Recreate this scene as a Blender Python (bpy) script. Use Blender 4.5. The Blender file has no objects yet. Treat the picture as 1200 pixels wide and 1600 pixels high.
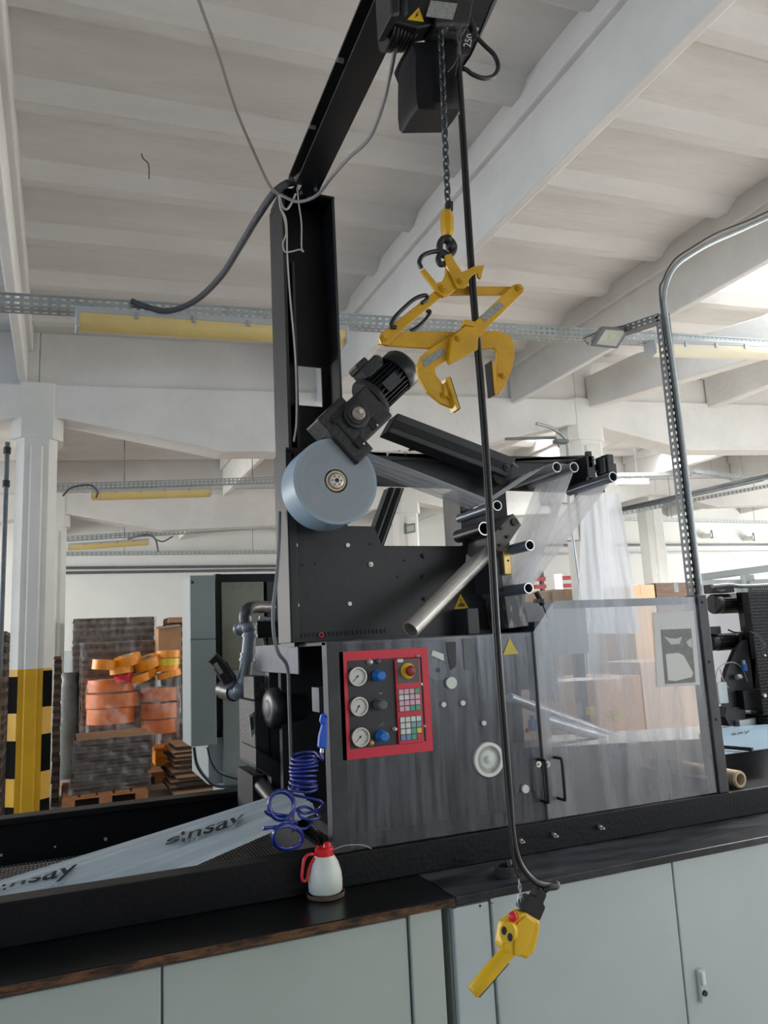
import bpy, math, random
from mathutils import Vector, Matrix
random.seed(7)
SC = bpy.context.scene
COL = SC.collection
V = Vector

# ---------------------------------------------------------------- camera
AX = V((0.92266351, -0.01978867, -0.38509798))    # world X axis in camera space
AY = V((-0.38254673, -0.17252526, -0.90768554))
AZ = V((-0.04847724, 0.9848063, -0.16675285))
R = Matrix((AX, AY, AZ))                            # world = R @ camera
CAM = V((0.0, 0.0, 1.6))
FPX = 1202.0
cd = bpy.data.cameras.new('camera')
cam = bpy.data.objects.new('camera', cd)
COL.objects.link(cam)
cam.matrix_world = Matrix.Translation(CAM) @ R.to_4x4()
cd.sensor_fit = 'HORIZONTAL'
cd.sensor_width = 36.0
cd.lens = FPX * 36.0 / 1200.0
cd.clip_start = 0.05
cd.clip_end = 200
SC.camera = cam

def at(px, py, x=None, y=None, z=None):
    r = R @ V((px - 600.0, 800.0 - py, -FPX))
    if y is not None: t = y / r.y
    elif x is not None: t = x / r.x
    else: t = (z - CAM.z) / r.z
    return CAM + r * t

# ---------------------------------------------------------------- light
SC.view_settings.view_transform = 'Standard'
SC.view_settings.look = 'None'
SC.view_settings.gamma = 1.0
SC.view_settings.use_curve_mapping = False
SC.view_settings.exposure = 0.58
W = bpy.data.worlds.new('overcast_sky')
SC.world = W
W.use_nodes = True
bg = W.node_tree.nodes['Background']
bg.inputs[0].default_value = (0.86, 0.93, 1.0, 1)
bg.inputs[1].default_value = 1.8

def area(name, loc, direction, sx, sy, power, color, spread=180):
    l = bpy.data.lights.new(name, 'AREA')
    l.shape = 'RECTANGLE'; l.size = sx; l.size_y = sy
    l.energy = power; l.color = color; l.spread = math.radians(spread)
    o = bpy.data.objects.new(name, l); COL.objects.link(o)
    o.location = loc
    o.rotation_euler = V(direction).to_track_quat('-Z', 'Y').to_euler()
    return o
# daylight coming through the roof lights and the tall windows of the hall
area('roof_light_daylight', (7.3, 2.9, 5.2), (-0.12, -0.1, -1), 4.2, 4.2, 760, (1.0, 0.985, 0.965), 115)
area('far_roof_light_daylight', (9.2, 10.7, 5.3), (0, 0, -1), 4.4, 1.6, 330, (1.0, 0.97, 0.94), 120)
area('left_window_daylight', (-7.6, 2.0, 2.4), (1, 0.25, -0.1), 9, 2.4, 60, (0.28, 0.52, 1.0))
area('right_window_daylight', (22.5, 9.0, 2.4), (-1, 0.0, 0.08), 14, 3.0, 1050, (1.0, 0.96, 0.92))
area('far_left_window_daylight', (-7.6, 13.0, 2.4), (1, 0.0, 0.08), 9, 2.6, 560, (1.0, 0.96, 0.93))
area('front_window_daylight', (9.0, -3.8, 2.2), (-0.25, 1, -0.75), 10, 2.4, 85, (0.88, 0.95, 1.0))

# ---------------------------------------------------------------- materials
def lin(c):
    return tuple((x / 12.92 if x <= 0.04045 else ((x + 0.055) / 1.055) ** 2.4) for x in c)
def rgb(r, g, b): return lin((r / 255.0, g / 255.0, b / 255.0))
MATS = {}
def mat(name, col, rough=0.5, metal=0.0, var=0.0, scale=4.0, col2=None, bump=0.0, bscale=40.0, stretch=None,
        alpha=None, trans=0.0, spec=None, emit=None, coat=0.0, aniso=None, thr=(0.4, 0.6)):
    m = bpy.data.materials.new(name); MATS[name] = m
    m.use_nodes = True
    nt = m.node_tree; N = nt.nodes; L = nt.links
    b = N['Principled BSDF']
    b.inputs['Base Color'].default_value = (*col, 1)
    b.inputs['Roughness'].default_value = rough
    b.inputs['Metallic'].default_value = metal
    if spec is not None: b.inputs['Specular IOR Level'].default_value = spec
    if coat: b.inputs['Coat Weight'].default_value = coat
    if trans: b.inputs['Transmission Weight'].default_value = trans
    if emit:
        b.inputs['Emission Color'].default_value = (*emit[0], 1)
        b.inputs['Emission Strength'].default_value = emit[1]
    if alpha is not None: b.inputs['Alpha'].default_value = alpha
    tc = None
    def coords():
        g = N.new('ShaderNodeNewGeometry')
        if stretch:
            mp = N.new('ShaderNodeMapping'); mp.inputs['Scale'].default_value = stretch
            L.new(g.outputs['Position'], mp.inputs['Vector'])
            return mp.outputs['Vector']
        return g.outputs['Position']
    if var or col2:
        tc = coords()
        n = N.new('ShaderNodeTexNoise'); n.inputs['Scale'].default_value = scale
        n.inputs['Detail'].default_value = 6; n.inputs['Roughness'].default_value = 0.65
        L.new(tc, n.inputs['Vector'])
        r = N.new('ShaderNodeValToRGB')
        r.color_ramp.elements[0].position = thr[0]; r.color_ramp.elements[1].position = thr[1]
        if col2 is None:
            c2 = tuple(max(0.0, c * (1 - var)) for c in col)
        else: c2 = col2
        r.color_ramp.elements[0].color = (*c2, 1); r.color_ramp.elements[1].color = (*col, 1)
        L.new(n.outputs['Fac'], r.inputs['Fac'])
        L.new(r.outputs['Color'], b.inputs['Base Color'])
    if bump:
        tc = tc or coords()
        n2 = N.new('ShaderNodeTexNoise'); n2.inputs['Scale'].default_value = bscale
        n2.inputs['Detail'].default_value = 5
        L.new(tc, n2.inputs['Vector'])
        bp = N.new('ShaderNodeBump'); bp.inputs['Strength'].default_value = bump
        bp.inputs['Distance'].default_value = 0.02
        L.new(n2.outputs['Fac'], bp.inputs['Height'])
        L.new(bp.outputs['Normal'], b.inputs['Normal'])
    return m

mat('ceiling_paint', rgb(214, 213, 210), 0.9, var=0.15, scale=1.6, bump=1.0, bscale=7, stretch=(0.45, 1.6, 1), thr=(0.3, 0.7))
mat('beam_paint', rgb(216, 215, 211), 0.85, var=0.08, scale=2.0, bump=0.3, bscale=14)
mat('column_paint', rgb(214, 214, 208), 0.7, var=0.06, scale=2.5, bump=0.3, bscale=10)
mat('wall_paint', rgb(214, 216, 212), 0.85, var=0.04, scale=1.5)
mat('wall_band', rgb(176, 186, 186), 0.8, var=0.05, scale=1.5)
mat('hazard_yellow', rgb(206, 158, 10), 0.5, var=0.1, scale=3)
mat('hazard_black', (0.004, 0.004, 0.004), 0.9, spec=0.1)
mat('concrete_floor', rgb(158, 151, 144), 0.5, var=0.15, scale=1.2)
mat('black_paint', (0.005, 0.0055, 0.007), 0.45, spec=0.25, var=0.35, scale=3.0, bump=0.08, bscale=60)
mat('black_satin', (0.009, 0.010, 0.012), 0.35, spec=0.35, var=0.3, scale=5.0)
mat('mast_paint', (0.017, 0.018, 0.022), 0.45, var=0.3, scale=3.0)
mat('plate_paint', (0.012, 0.013, 0.016), 0.45, var=0.45, scale=4.0, bump=0.05, bscale=30)
mat('cast_black', (0.012, 0.013, 0.014), 0.5, bump=0.2, bscale=80)
mat('interior_black', (0.004, 0.004, 0.005), 0.7)
mat('worktop_black', (0.006, 0.0065, 0.007), 0.3, spec=0.3, var=0.5, scale=3.5, bump=0.03, bscale=12)
mat('worktop_scuffed', (0.007, 0.008, 0.010), 0.35, spec=0.3, col2=(0.06, 0.066, 0.08), scale=3.0, stretch=(0.8, 2.5, 1), thr=(0.38, 0.6))
mat('worn_edge', rgb(112, 78, 48), 0.85, col2=rgb(40, 28, 20), scale=22.0, bump=0.5, bscale=60, stretch=(0.5, 2, 2))
mat('cabinet_paint', rgb(172, 182, 176), 0.45, var=0.06, scale=1.5, bump=0.02, bscale=30)
mat('cabinet_paint_cool', rgb(176, 187, 188), 0.42, var=0.06, scale=1.2)
mat('cabinet_dark', (0.02, 0.022, 0.024), 0.6)
mat('enclosure_grey', rgb(138, 147, 145), 0.45, var=0.14, scale=1.0)
mat('enclosure_stained', rgb(122, 126, 112), 0.5, col2=rgb(84, 76, 44), scale=1.6, thr=(0.36, 0.58))
mat('blue_grey_steel', rgb(72, 80, 92), 0.4, 0.4, var=0.4, scale=9)
mat('post_steel', rgb(62, 64, 68), 0.5, 0.2, var=0.35, scale=8)
mat('rear_grey', rgb(112, 114, 120), 0.4, var=0.3, scale=5)
mat('galvanised', rgb(168, 176, 178), 0.45, 0.6, var=0.15, scale=8)
mat('galvanised_dark', rgb(110, 116, 118), 0.5, 0.6, var=0.2, scale=8)
mat('bright_steel', rgb(200, 198, 192), 0.3, 0.75, var=0.12, scale=14)
mat('nip_grey', rgb(92, 88, 84), 0.5, var=0.2, scale=20)
mat('roller_steel', rgb(150, 156, 162), 0.35, 0.5)
mat('roller_dark', rgb(104, 112, 124), 0.32, 0.5)
mat('screw_zinc', rgb(200, 196, 184), 0.4, 0.5)
mat('chain_steel', rgb(96, 100, 104), 0.35, 0.9)
mat('clamp_yellow', rgb(208, 158, 12), 0.42, var=0.16, scale=14, coat=0.15)
mat('clamp_rubber', (0.02, 0.019, 0.018), 0.8)
mat('silver_label', rgb(150, 152, 146), 0.5, var=0.3, scale=120)
mat('pendant_yellow', rgb(222, 178, 14), 0.4, var=0.06, scale=20)
mat('red_plastic', rgb(206, 28, 34), 0.35)
mat('panel_red', rgb(206, 34, 58), 0.45, var=0.05, scale=20)
mat('panel_dark', rgb(44, 43, 46), 0.5, var=0.1, scale=30)
mat('panel_grey', rgb(80, 80, 82), 0.5)
mat('blue_plastic', rgb(16, 104, 186), 0.35)
mat('hose_blue', rgb(14, 38, 128), 0.3, coat=0.4)
mat('gun_blue', rgb(20, 82, 190), 0.35)
mat('grey_plastic', rgb(84, 88, 92), 0.45)
mat('estop_yellow', rgb(214, 172, 12), 0.4)
mat('estop_red', rgb(140, 28, 34), 0.35)
mat('gauge_face', rgb(206, 208, 200), 0.4)
mat('mark_black', (0.01, 0.01, 0.01), 0.6)
mat('mark_grey', rgb(150, 150, 150), 0.6)
mat('white_label', rgb(214, 214, 208), 0.5)
mat('key_pink', rgb(214, 168, 186), 0.5)
mat('key_white', rgb(206, 210, 204), 0.5)
mat('key_green', rgb(80, 158, 126), 0.5)
mat('key_teal', rgb(112, 160, 170), 0.5)
mat('key_yellow', rgb(214, 196, 70), 0.5)
mat('key_blue', rgb(110, 140, 184), 0.5)
mat('sign_yellow', rgb(218, 180, 16), 0.5)
mat('faded_yellow', rgb(196, 176, 60), 0.5, var=0.1, scale=30)
mat('jug_white', rgb(206, 212, 204), 0.35)
mat('dish_brown', rgb(96, 78, 62), 0.6, var=0.4, scale=30)
mat('brass', rgb(176, 150, 96), 0.35, 0.8)
mat('cable_grey', rgb(112, 114, 116), 0.5)
mat('cable_beige', rgb(142, 132, 120), 0.55)
mat('cable_light', rgb(176, 170, 160), 0.55)
mat('cable_dark_grey', rgb(70, 72, 76), 0.6, bump=0.4, bscale=120)
mat('cable_black', (0.010, 0.010, 0.011), 0.38)
mat('pipe_pvc', rgb(92, 100, 110), 0.35)
mat('duct_black', (0.03, 0.03, 0.032), 0.35, bump=0.15, bscale=40)
mat('bag_fabric', (0.004, 0.0045, 0.006), 0.55, spec=0.25, bump=0.1, bscale=25)
mat('foil', rgb(200, 204, 208), 0.4, bump=0.6, bscale=20, var=0.15, scale=8)
mat('lamp_diffuser', rgb(214, 190, 124), 0.35, var=0.06, scale=6)
mat('lamp_diffuser_pale', rgb(226, 220, 196), 0.35)
mat('lamp_body', rgb(170, 174, 176), 0.45)
mat('flood_body', rgb(104, 104, 106), 0.5)
mat('flood_glass', rgb(158, 168, 158), 0.12, spec=0.8)
mat('flood_led', rgb(190, 198, 150), 0.5)
mat('cardboard', rgb(170, 132, 98), 0.8, var=0.1, scale=6)
mat('cardboard_light', rgb(176, 156, 140), 0.8, var=0.06, scale=6)
mat('cardboard_brown', rgb(104, 84, 72), 0.8, var=0.35, scale=7, stretch=(0.5, 0.5, 7))
mat('cardboard_dark', rgb(92, 78, 70), 0.7, var=0.4, scale=6, stretch=(0.5, 0.5, 9))
mat('cardboard_shade', rgb(62, 52, 46), 0.8, var=0.3, scale=8)
mat('wood', rgb(176, 122, 78), 0.75, var=0.25, scale=8, stretch=(1, 1, 5))
mat('tape_orange', rgb(240, 150, 30), 0.4, var=0.06, scale=20)
mat('tape_deep', rgb(226, 118, 26), 0.4, var=0.1, scale=12)
mat('tape_yellow', rgb(226, 196, 20), 0.4)
mat('tape_red', rgb(206, 44, 62), 0.4)
mat('core_card', rgb(196, 178, 150), 0.75)
mat('hole_light', rgb(222, 216, 204), 0.7)  # pale colour stands in for light seen through the plate holes
mat('core_inside', rgb(92, 74, 62), 0.8)
mat('print_paper', rgb(190, 192, 190), 0.5)
mat('print_grey', rgb(112, 114, 114), 0.5, var=0.25, scale=40)
mat('print_light', rgb(176, 178, 176), 0.5)
mat('partition_white', rgb(190, 192, 200), 0.6)
mat('rack_red', rgb(180, 50, 54), 0.5)
mat('tape_matte', rgb(186, 156, 124), 0.5)
mat('hub_ring', rgb(150, 138, 126), 0.5)
mat('grey_shrink', rgb(120, 124, 122), 0.4, var=0.3, scale=5)
mat('scratched_block', (0.03, 0.031, 0.034), 0.45, col2=rgb(124, 126, 126), scale=26, stretch=(1.4, 1, 0.5), thr=(0.36, 0.47))

def film_mat(name, tint, opacity, rough=0.25, var=0.0, scale=(6, 6, 1.2), gl=0.3, hi=None, sc=3.0):
    """thin plastic: transparent + diffuse/translucent haze + gloss, streaked by stretched noise"""
    m = bpy.data.materials.new(name); MATS[name] = m; m.use_nodes = True
    nt = m.node_tree; N = nt.nodes; L = nt.links
    N.clear()
    out = N.new('ShaderNodeOutputMaterial')
    tr = N.new('ShaderNodeBsdfTransparent'); tr.inputs[0].default_value = (0.93, 0.94, 0.95, 1)
    df = N.new('ShaderNodeBsdfDiffuse'); df.inputs[0].default_value = (*tint, 1)
    tl = N.new('ShaderNodeBsdfTranslucent'); tl.inputs[0].default_value = (*tint, 1)
    gs = N.new('ShaderNodeBsdfGlossy'); gs.inputs['Roughness'].default_value = rough
    gs.inputs[0].default_value = (0.9, 0.92, 0.95, 1)
    m1 = N.new('ShaderNodeMixShader'); m1.inputs[0].default_value = 0.4
    L.new(df.outputs[0], m1.inputs[1]); L.new(tl.outputs[0], m1.inputs[2])
    m2 = N.new('ShaderNodeMixShader'); m2.inputs[0].default_value = gl
    L.new(m1.outputs[0], m2.inputs[1]); L.new(gs.outputs[0], m2.inputs[2])
    m3 = N.new('ShaderNodeMixShader')
    L.new(tr.outputs[0], m3.inputs[1]); L.new(m2.outputs[0], m3.inputs[2])
    if var:
        g = N.new('ShaderNodeNewGeometry'); mp = N.new('ShaderNodeMapping')
        mp.inputs['Scale'].default_value = scale
        n = N.new('ShaderNodeTexNoise'); n.inputs['Scale'].default_value = sc; n.inputs['Detail'].default_value = 6
        n.inputs['Roughness'].default_value = 0.6
        mr = N.new('ShaderNodeMapRange')
        mr.inputs['From Min'].default_value = 0.3; mr.inputs['From Max'].default_value = 0.7
        mr.inputs['To Min'].default_value = max(0.0, opacity - var); mr.inputs['To Max'].default_value = hi or min(1.0, opacity + var)
        L.new(g.outputs['Position'], mp.inputs['Vector']); L.new(mp.outputs['Vector'], n.inputs['Vector'])
        L.new(n.outputs['Fac'], mr.inputs['Value']); L.new(mr.outputs['Result'], m3.inputs[0])
    else: m3.inputs[0].default_value = opacity
    L.new(m3.outputs[0], out.inputs['Surface'])
    return m
film_mat('web_film', (0.86, 0.87, 0.9), 0.66, var=0.14, scale=(3, 12, 1), gl=0.1)
film_mat('strip_film', (0.80, 0.85, 0.92), 0.6, var=0.1, scale=(2, 14, 2), gl=0.12)
film_mat('wrap_film', (0.8, 0.76, 0.74), 0.10, var=0.12, scale=(5, 5, 3.5), gl=0.3, rough=0.25, hi=0.3)
film_mat('hanging_film', (0.88, 0.9, 0.94), 0.78, var=0.12, scale=(3, 3, .6), gl=0.15, rough=.4)
film_mat('guard_left', (0.15, 0.165, 0.205), 0.25, var=0.16, scale=(9, 9, 0.7), gl=0.13, rough=0.25, sc=5.0)
film_mat('guard_right', (0.33, 0.335, 0.37), 0.38, var=0.16, scale=(7, 7, 0.8), gl=0.16, rough=0.3, sc=2.2)
mat('printed_film', rgb(188, 202, 208), 0.35, var=0.16, scale=3.5, stretch=(0.6, 5, 5), bump=0.25, bscale=5, thr=(0.3, 0.7))
mat('roll_face', rgb(142, 152, 160), 0.34, var=0.12, scale=3)
mat('roll_side', rgb(136, 158, 174), 0.3)
mat('jug_liquid', rgb(176, 186, 178), 0.4)
mat('dark_print', rgb(40, 46, 50), 0.5)
mat('pale_print', rgb(146, 158, 166), 0.5)

# ---------------------------------------------------------------- mesh tools
ORG = {}
def catmull(pts, sub=8, closed=False):
    pts = [V(p) for p in pts]; n = len(pts); out = []
    rng = range(n if closed else n - 1)
    for i in rng:
        p1 = pts[i]; p2 = pts[(i + 1) % n]
        p0 = pts[i - 1] if (closed or i > 0) else p1 * 2 - p2
        p3 = pts[(i + 2) % n] if (closed or i + 2 < n) else p2 * 2 - p1
        for k in range(sub):
            t = k / sub
            out.append(0.5 * ((2 * p1) + (p2 - p0) * t + (2 * p0 - 5 * p1 + 4 * p2 - p3) * t * t + (-p0 + 3 * p1 - 3 * p2 + p3) * t ** 3))
    if not closed: out.append(pts[-1])
    return out

def frame_of(d):
    d = V(d).normalized()
    up = V((0, 0, 1)) if abs(d.z) < 0.9 else V((0, 1, 0))
    a = d.cross(up).normalized(); b = a.cross(d).normalized()
    return a, b

class MB:
    def __init__(s): s.v = []; s.f = []; s.m = []; s.cur = 0
    def add(s, vs, fs):
        o = len(s.v); s.v += [V(p) for p in vs]
        for f in fs: s.f.append([i + o for i in f]); s.m.append(s.cur)
        return s
    def box(s, x0, x1, y0, y1, z0, z1):
        return s.hexa([(x0, y0, z0), (x1, y0, z0), (x1, y1, z0), (x0, y1, z0), (x0, y0, z1), (x1, y0, z1), (x1, y1, z1), (x0, y1, z1)])
    def hexa(s, p):
        return s.add(p, [(0, 3, 2, 1), (4, 5, 6, 7), (0, 1, 5, 4), (1, 2, 6, 5), (2, 3, 7, 6), (3, 0, 4, 7)])
    def obox(s, c, ax, ay, az, sx, sy, sz):
        c = V(c); ax = V(ax).normalized() * sx / 2; ay = V(ay).normalized() * sy / 2; az = V(az).normalized() * sz / 2
        return s.hexa([c - ax - ay - az, c + ax - ay - az, c + ax + ay - az, c - ax + ay - az, c - ax - ay + az, c + ax - ay + az, c + ax + ay + az, c - ax + ay + az])
    def bar(s, p0, p1, w, h, up=(0, 0, 1)):
        p0 = V(p0); p1 = V(p1); d = (p1 - p0); side = d.cross(V(up)).normalized(); u = side.cross(d).normalized()
        return s.obox((p0 + p1) / 2, d, side, u, d.length, w, h)
    def prism(s, pts, ext):
        pts = [V(p) for p in pts]; e = V(ext); n = len(pts)
        vs = pts + [p + e for p in pts]
        nrm = V((0, 0, 0))
        for i in range(n): nrm += pts[i].cross(pts[(i + 1) % n])
        fs = [tuple(range(n)), tuple(range(2 * n - 1, n - 1, -1))] + [((i + 1) % n, i, n + i, n + (i + 1) % n) for i in range(n)]
        if nrm.dot(e) > 0: fs = [tuple(reversed(f)) for f in fs]
        return s.add(vs, fs)
    def ring(s, pts, close_a=True):
        return s
    def cyl(s, p0, p1, r0, r1=None, n=24, caps=True):
        p0 = V(p0); p1 = V(p1); r1 = r0 if r1 is None else r1
        a, b = frame_of(p1 - p0)
        vs = []
        for p, r in ((p0, r0), (p1, r1)):
            for i in range(n):
                t = 2 * math.pi * i / n; vs.append(p + a * math.cos(t) * r + b * math.sin(t) * r)
        fs = [(i, (i + 1) % n, n + (i + 1) % n, n + i) for i in range(n)]
        if caps: fs += [tuple(range(n - 1, -1, -1)), tuple(range(n, 2 * n))]
        return s.add(vs, fs)
    def pipe(s, p0, p1, ro, ri, n=28):
        p0 = V(p0); p1 = V(p1); a, b = frame_of(p1 - p0); vs = []
        for p, r in ((p0, ro), (p1, ro), (p1, ri), (p0, ri)):
            for i in range(n):
                t = 2 * math.pi * i / n; vs.append(p + a * math.cos(t) * r + b * math.sin(t) * r)
        fs = []
        for k in range(4):
            for i in range(n):
                j = (i + 1) % n; fs.append((k * n + i, k * n + j, ((k + 1) % 4) * n + j, ((k + 1) % 4) * n + i))
        return s.add(vs, fs)
    def lathe(s, prof, org, axis=(0, 0, 1), n=32):
        org = V(org); ax = V(axis).normalized(); a, b = frame_of(ax); vs = []; fs = []
        for r, h in prof:
            for i in range(n):
                t = 2 * math.pi * i / n; vs.append(org + ax * h + a * math.cos(t) * r + b * math.sin(t) * r)
        m = len(prof)
        for k in range(m - 1):
            for i in range(n):
                j = (i + 1) % n; fs.append((k * n + i, k * n + j, (k + 1) * n + j, (k + 1) * n + i))
        fs.append(tuple(range(n - 1, -1, -1))); fs.append(tuple(range((m - 1) * n, m * n)))
        return s.add(vs, fs)
    def tube(s, pts, r, n=10, closed=False, r_end=None):
        pts = [V(p) for p in pts]; m = len(pts); vs = []; fs = []
        a = None
        for k in range(m):
            if closed: d = pts[(k + 1) % m] - pts[k - 1]
            else: d = pts[min(k + 1, m - 1)] - pts[max(k - 1, 0)]
            if d.length < 1e-9: d = V((0, 0, 1))
            d.normalize()
            if a is None: a, b = frame_of(d)
            a = (a - d * a.dot(d))
            if a.length < 1e-6: a, b = frame_of(d)
            a.normalize(); b = d.cross(a)
            rr = r if r_end is None else r + (r_end - r) * k / (m - 1)
            for i in range(n):
                t = 2 * math.pi * i / n; vs.append(pts[k] + a * math.cos(t) * rr + b * math.sin(t) * rr)
        for k in range(m if closed else m - 1):
            for i in range(n):
                j = (i + 1) % n; k2 = (k + 1) % m
                fs.append((k * n + i, k * n + j, k2 * n + j, k2 * n + i))
        if not closed: fs += [tuple(range(n - 1, -1, -1)), tuple(range((m - 1) * n, m * n))]
        return s.add(vs, fs)
    def sphere(s, c, r, sx=1, sy=1, sz=1, n=16):
        c = V(c); vs = []; fs = []
        for k in range(n // 2 + 1):
            p = math.pi * k / (n // 2)
            for i in range(n):
                t = 2 * math.pi * i / n
                vs.append(c + V((math.sin(p) * math.cos(t) * r * sx, math.sin(p) * math.sin(t) * r * sy, math.cos(p) * r * sz)))
        for k in range(n // 2):
            for i in range(n):
                j = (i + 1) % n; fs.append((k * n + i, (k + 1) * n + i, (k + 1) * n + j, k * n + j))
        return s.add(vs, fs)
    def grid(s, fn, nu, nv):
        vs = [fn(i / nu, j / nv) for j in range(nv + 1) for i in range(nu + 1)]
        fs = [(j * (nu + 1) + i, j * (nu + 1) + i + 1, (j + 1) * (nu + 1) + i + 1, (j + 1) * (nu + 1) + i) for j in range(nv) for i in range(nu)]
        return s.add(vs, fs)
    def perf(s, o, u, v, nu, nv, fu, fv, t):
        """perforated sheet: nu x nv cells over the vectors u and v, slot share fu x fv, thickness vector t"""
        o = V(o); u = V(u) / nu; v = V(v) / nv; t = V(t)
        for j in range(nv):
            for i in range(nu):
                c = o + u * i + v * j
                a0, a1 = (1 - fu) / 2, (1 + fu) / 2; b0, b1 = (1 - fv) / 2, (1 + fv) / 2
                P = [c, c + u, c + u + v, c + v, c + u * a0 + v * b0, c + u * a1 + v * b0, c + u * a1 + v * b1, c + u * a0 + v * b1]
                fs = [(0, 1, 5, 4), (1, 2, 6, 5), (2, 3, 7, 6), (3, 0, 4, 7)]
                Q = P + [P[k] + t for k in (4, 5, 6, 7)]
                s.add(Q, fs + [(4, 5, 9, 8), (5, 6, 10, 9), (6, 7, 11, 10), (7, 4, 8, 11)])
        return s
    def build(s, name, m, parent=None, smooth=None, bevel=0, **tags):
        me = bpy.data.meshes.new(name)
        cx = [min(p[i] for p in s.v) for i in range(3)]; dx = [max(p[i] for p in s.v) for i in range(3)]
        org = V(((cx[0] + dx[0]) / 2, (cx[1] + dx[1]) / 2, (cx[2] + dx[2]) / 2 if parent else cx[2]))
        me.from_pydata([p - org for p in s.v], [], s.f)
        ms = m if isinstance(m, (list, tuple)) else [m]
        for q in ms: me.materials.append(MATS[q])
        for p, k in zip(me.polygons, s.m): p.material_index = min(k, len(ms) - 1)
        me.update()
        if smooth:
            for p in me.polygons: p.use_smooth = True
            me.set_sharp_from_angle(angle=math.radians(smooth if smooth > 1 else 35))
        o = bpy.data.objects.new(name, me); COL.objects.link(o)
        o.location = org - (ORG[parent.name] if parent else V((0, 0, 0)))
        ORG[o.name] = org
        if parent: o.parent = parent
        if bevel:
            b = o.modifiers.new('bevel', 'BEVEL'); b.width = bevel; b.segments = 2; b.limit_method = 'ANGLE'; b.angle_limit = math.radians(50)
        for k, q in tags.items():
            o['category' if k == 'cat' else k] = q
        return o

def thing(name, label, cat, loc, group=None):
    o = bpy.data.objects.new(name, None); COL.objects.link(o)
    o.empty_display_size = 0.05
    o.location = V(loc); ORG[o.name] = V(loc)
    o['label'] = label; o['category'] = cat
    if group: o['group'] = group
    return o

def text_into(mb, body, fn, bold=0.012):
    """lettering as flat mesh; fn maps (u, v) in 0..1 of the text's own box to a point"""
    c = bpy.data.curves.new('lettering', 'FONT'); c.body = body; c.fill_mode = 'FRONT'; c.offset = bold; c.resolution_u = 6
    o = bpy.data.objects.new('lettering', c); COL.objects.link(o)
    me = bpy.data.meshes.new_from_object(o.evaluated_get(bpy.context.evaluated_depsgraph_get()))
    xs = [v.co.x for v in me.vertices]; ys = [v.co.y for v in me.vertices]
    x0, x1, y0, y1 = min(xs), max(xs), min(ys), max(ys)
    mb.add([fn((v.co.x - x0) / (x1 - x0), (v.co.y - y0) / (y1 - y0)) for v in me.vertices], [tuple(p.vertices) for p in me.polygons])
    bpy.data.objects.remove(o); bpy.data.curves.remove(c); bpy.data.meshes.remove(me)
    return mb
def quadmap(a, b, c, d):
    a, b, c, d = V(a), V(b), V(c), V(d)
    return lambda u, v: (a * (1 - u) + b * u) * (1 - v) + (d * (1 - u) + c * u) * v

# ================================================================ the hall
K = 0.055
def zs(x): return 4.65 + K * x
def struct(name, mb, m, label=None, smooth=None, bevel=0):
    o = mb.build(name, m, None, smooth, bevel); o['kind'] = 'structure'
    if label: o['label'] = label
    return o
m_ = MB(); m_.box(-8, 24, -4, 18.2, -0.1, 0); struct('floor', m_, 'concrete_floor')
# floor marking
m_ = MB(); m_.box(-2, 9, 11.0, 11.12, 0.0, 0.004); struct('trim_1', m_, 'hazard_yellow')

# ceiling slab, in panels that leave the roof lights open
XS = [-8, -0.5, 5.0, 6.8, 9.6, 11.4, 17.4, 24]
YS = [-4, 0.6, 5.6, 9.9, 11.6, 18.2]
def is_open(x, y):
    return (5.0 < x < 9.6 and 0.6 < y < 5.6) or (6.8 < x < 11.4 and 9.9 < y < 11.6)
m_ = MB()
for i in range(len(XS) - 1):
    for j in range(len(YS) - 1):
        x0, x1, y0, y1 = XS[i], XS[i + 1], YS[j], YS[j + 1]
        if is_open((x0 + x1) / 2, (y0 + y1) / 2): continue
        m_.hexa([(x0, y0, zs(x0)), (x1, y0, zs(x1)), (x1, y1, zs(x1)), (x0, y1, zs(x0)),
                 (x0, y0, zs(x0) + .12), (x1, y0, zs(x1) + .12), (x1, y1, zs(x1) + .12), (x0, y1, zs(x0) + .12)])
struct('ceiling', m_, 'ceiling_paint')
# ribs of the ribbed slab, one mesh per bay between beams
bays = [(-8, -0.38), (-0.35, 2.5), (2.5, 4.93), (4.96, 8.0), (8.1, 11.0), (11.1, 14), (14.1, 17), (17.1, 20), (20.1, 23.9)]
for (x0, x1) in bays:
    m_ = MB()
    yy = -3.3
    while yy < 17.9:
        if not (7.3 < yy < 7.95 or 12.5 < yy < 13.1) and not is_open(max(x0 + .2, min((x0 + x1) / 2, x1)), yy):
            d = 0.075
            def P(x, y, z): return V((x, y, zs(x) + z))
            nseg = 6
            for k in range(nseg):
                xa = x0 + (x1 - x0) * k / nseg; xb = x0 + (x1 - x0) * (k + 1) / nseg
                m_.hexa([P(xa, yy - .035, -d), P(xb, yy - .035, -d), P(xb, yy + .055, -d), P(xa, yy + .055, -d),
                         P(xa, yy - .15, 0.01), P(xb, yy - .15, 0.01), P(xb, yy + .15, 0.01), P(xa, yy + .15, 0.01)])
        yy += 0.745
    struct('ceiling_rib', m_, 'ceiling_paint')
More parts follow.
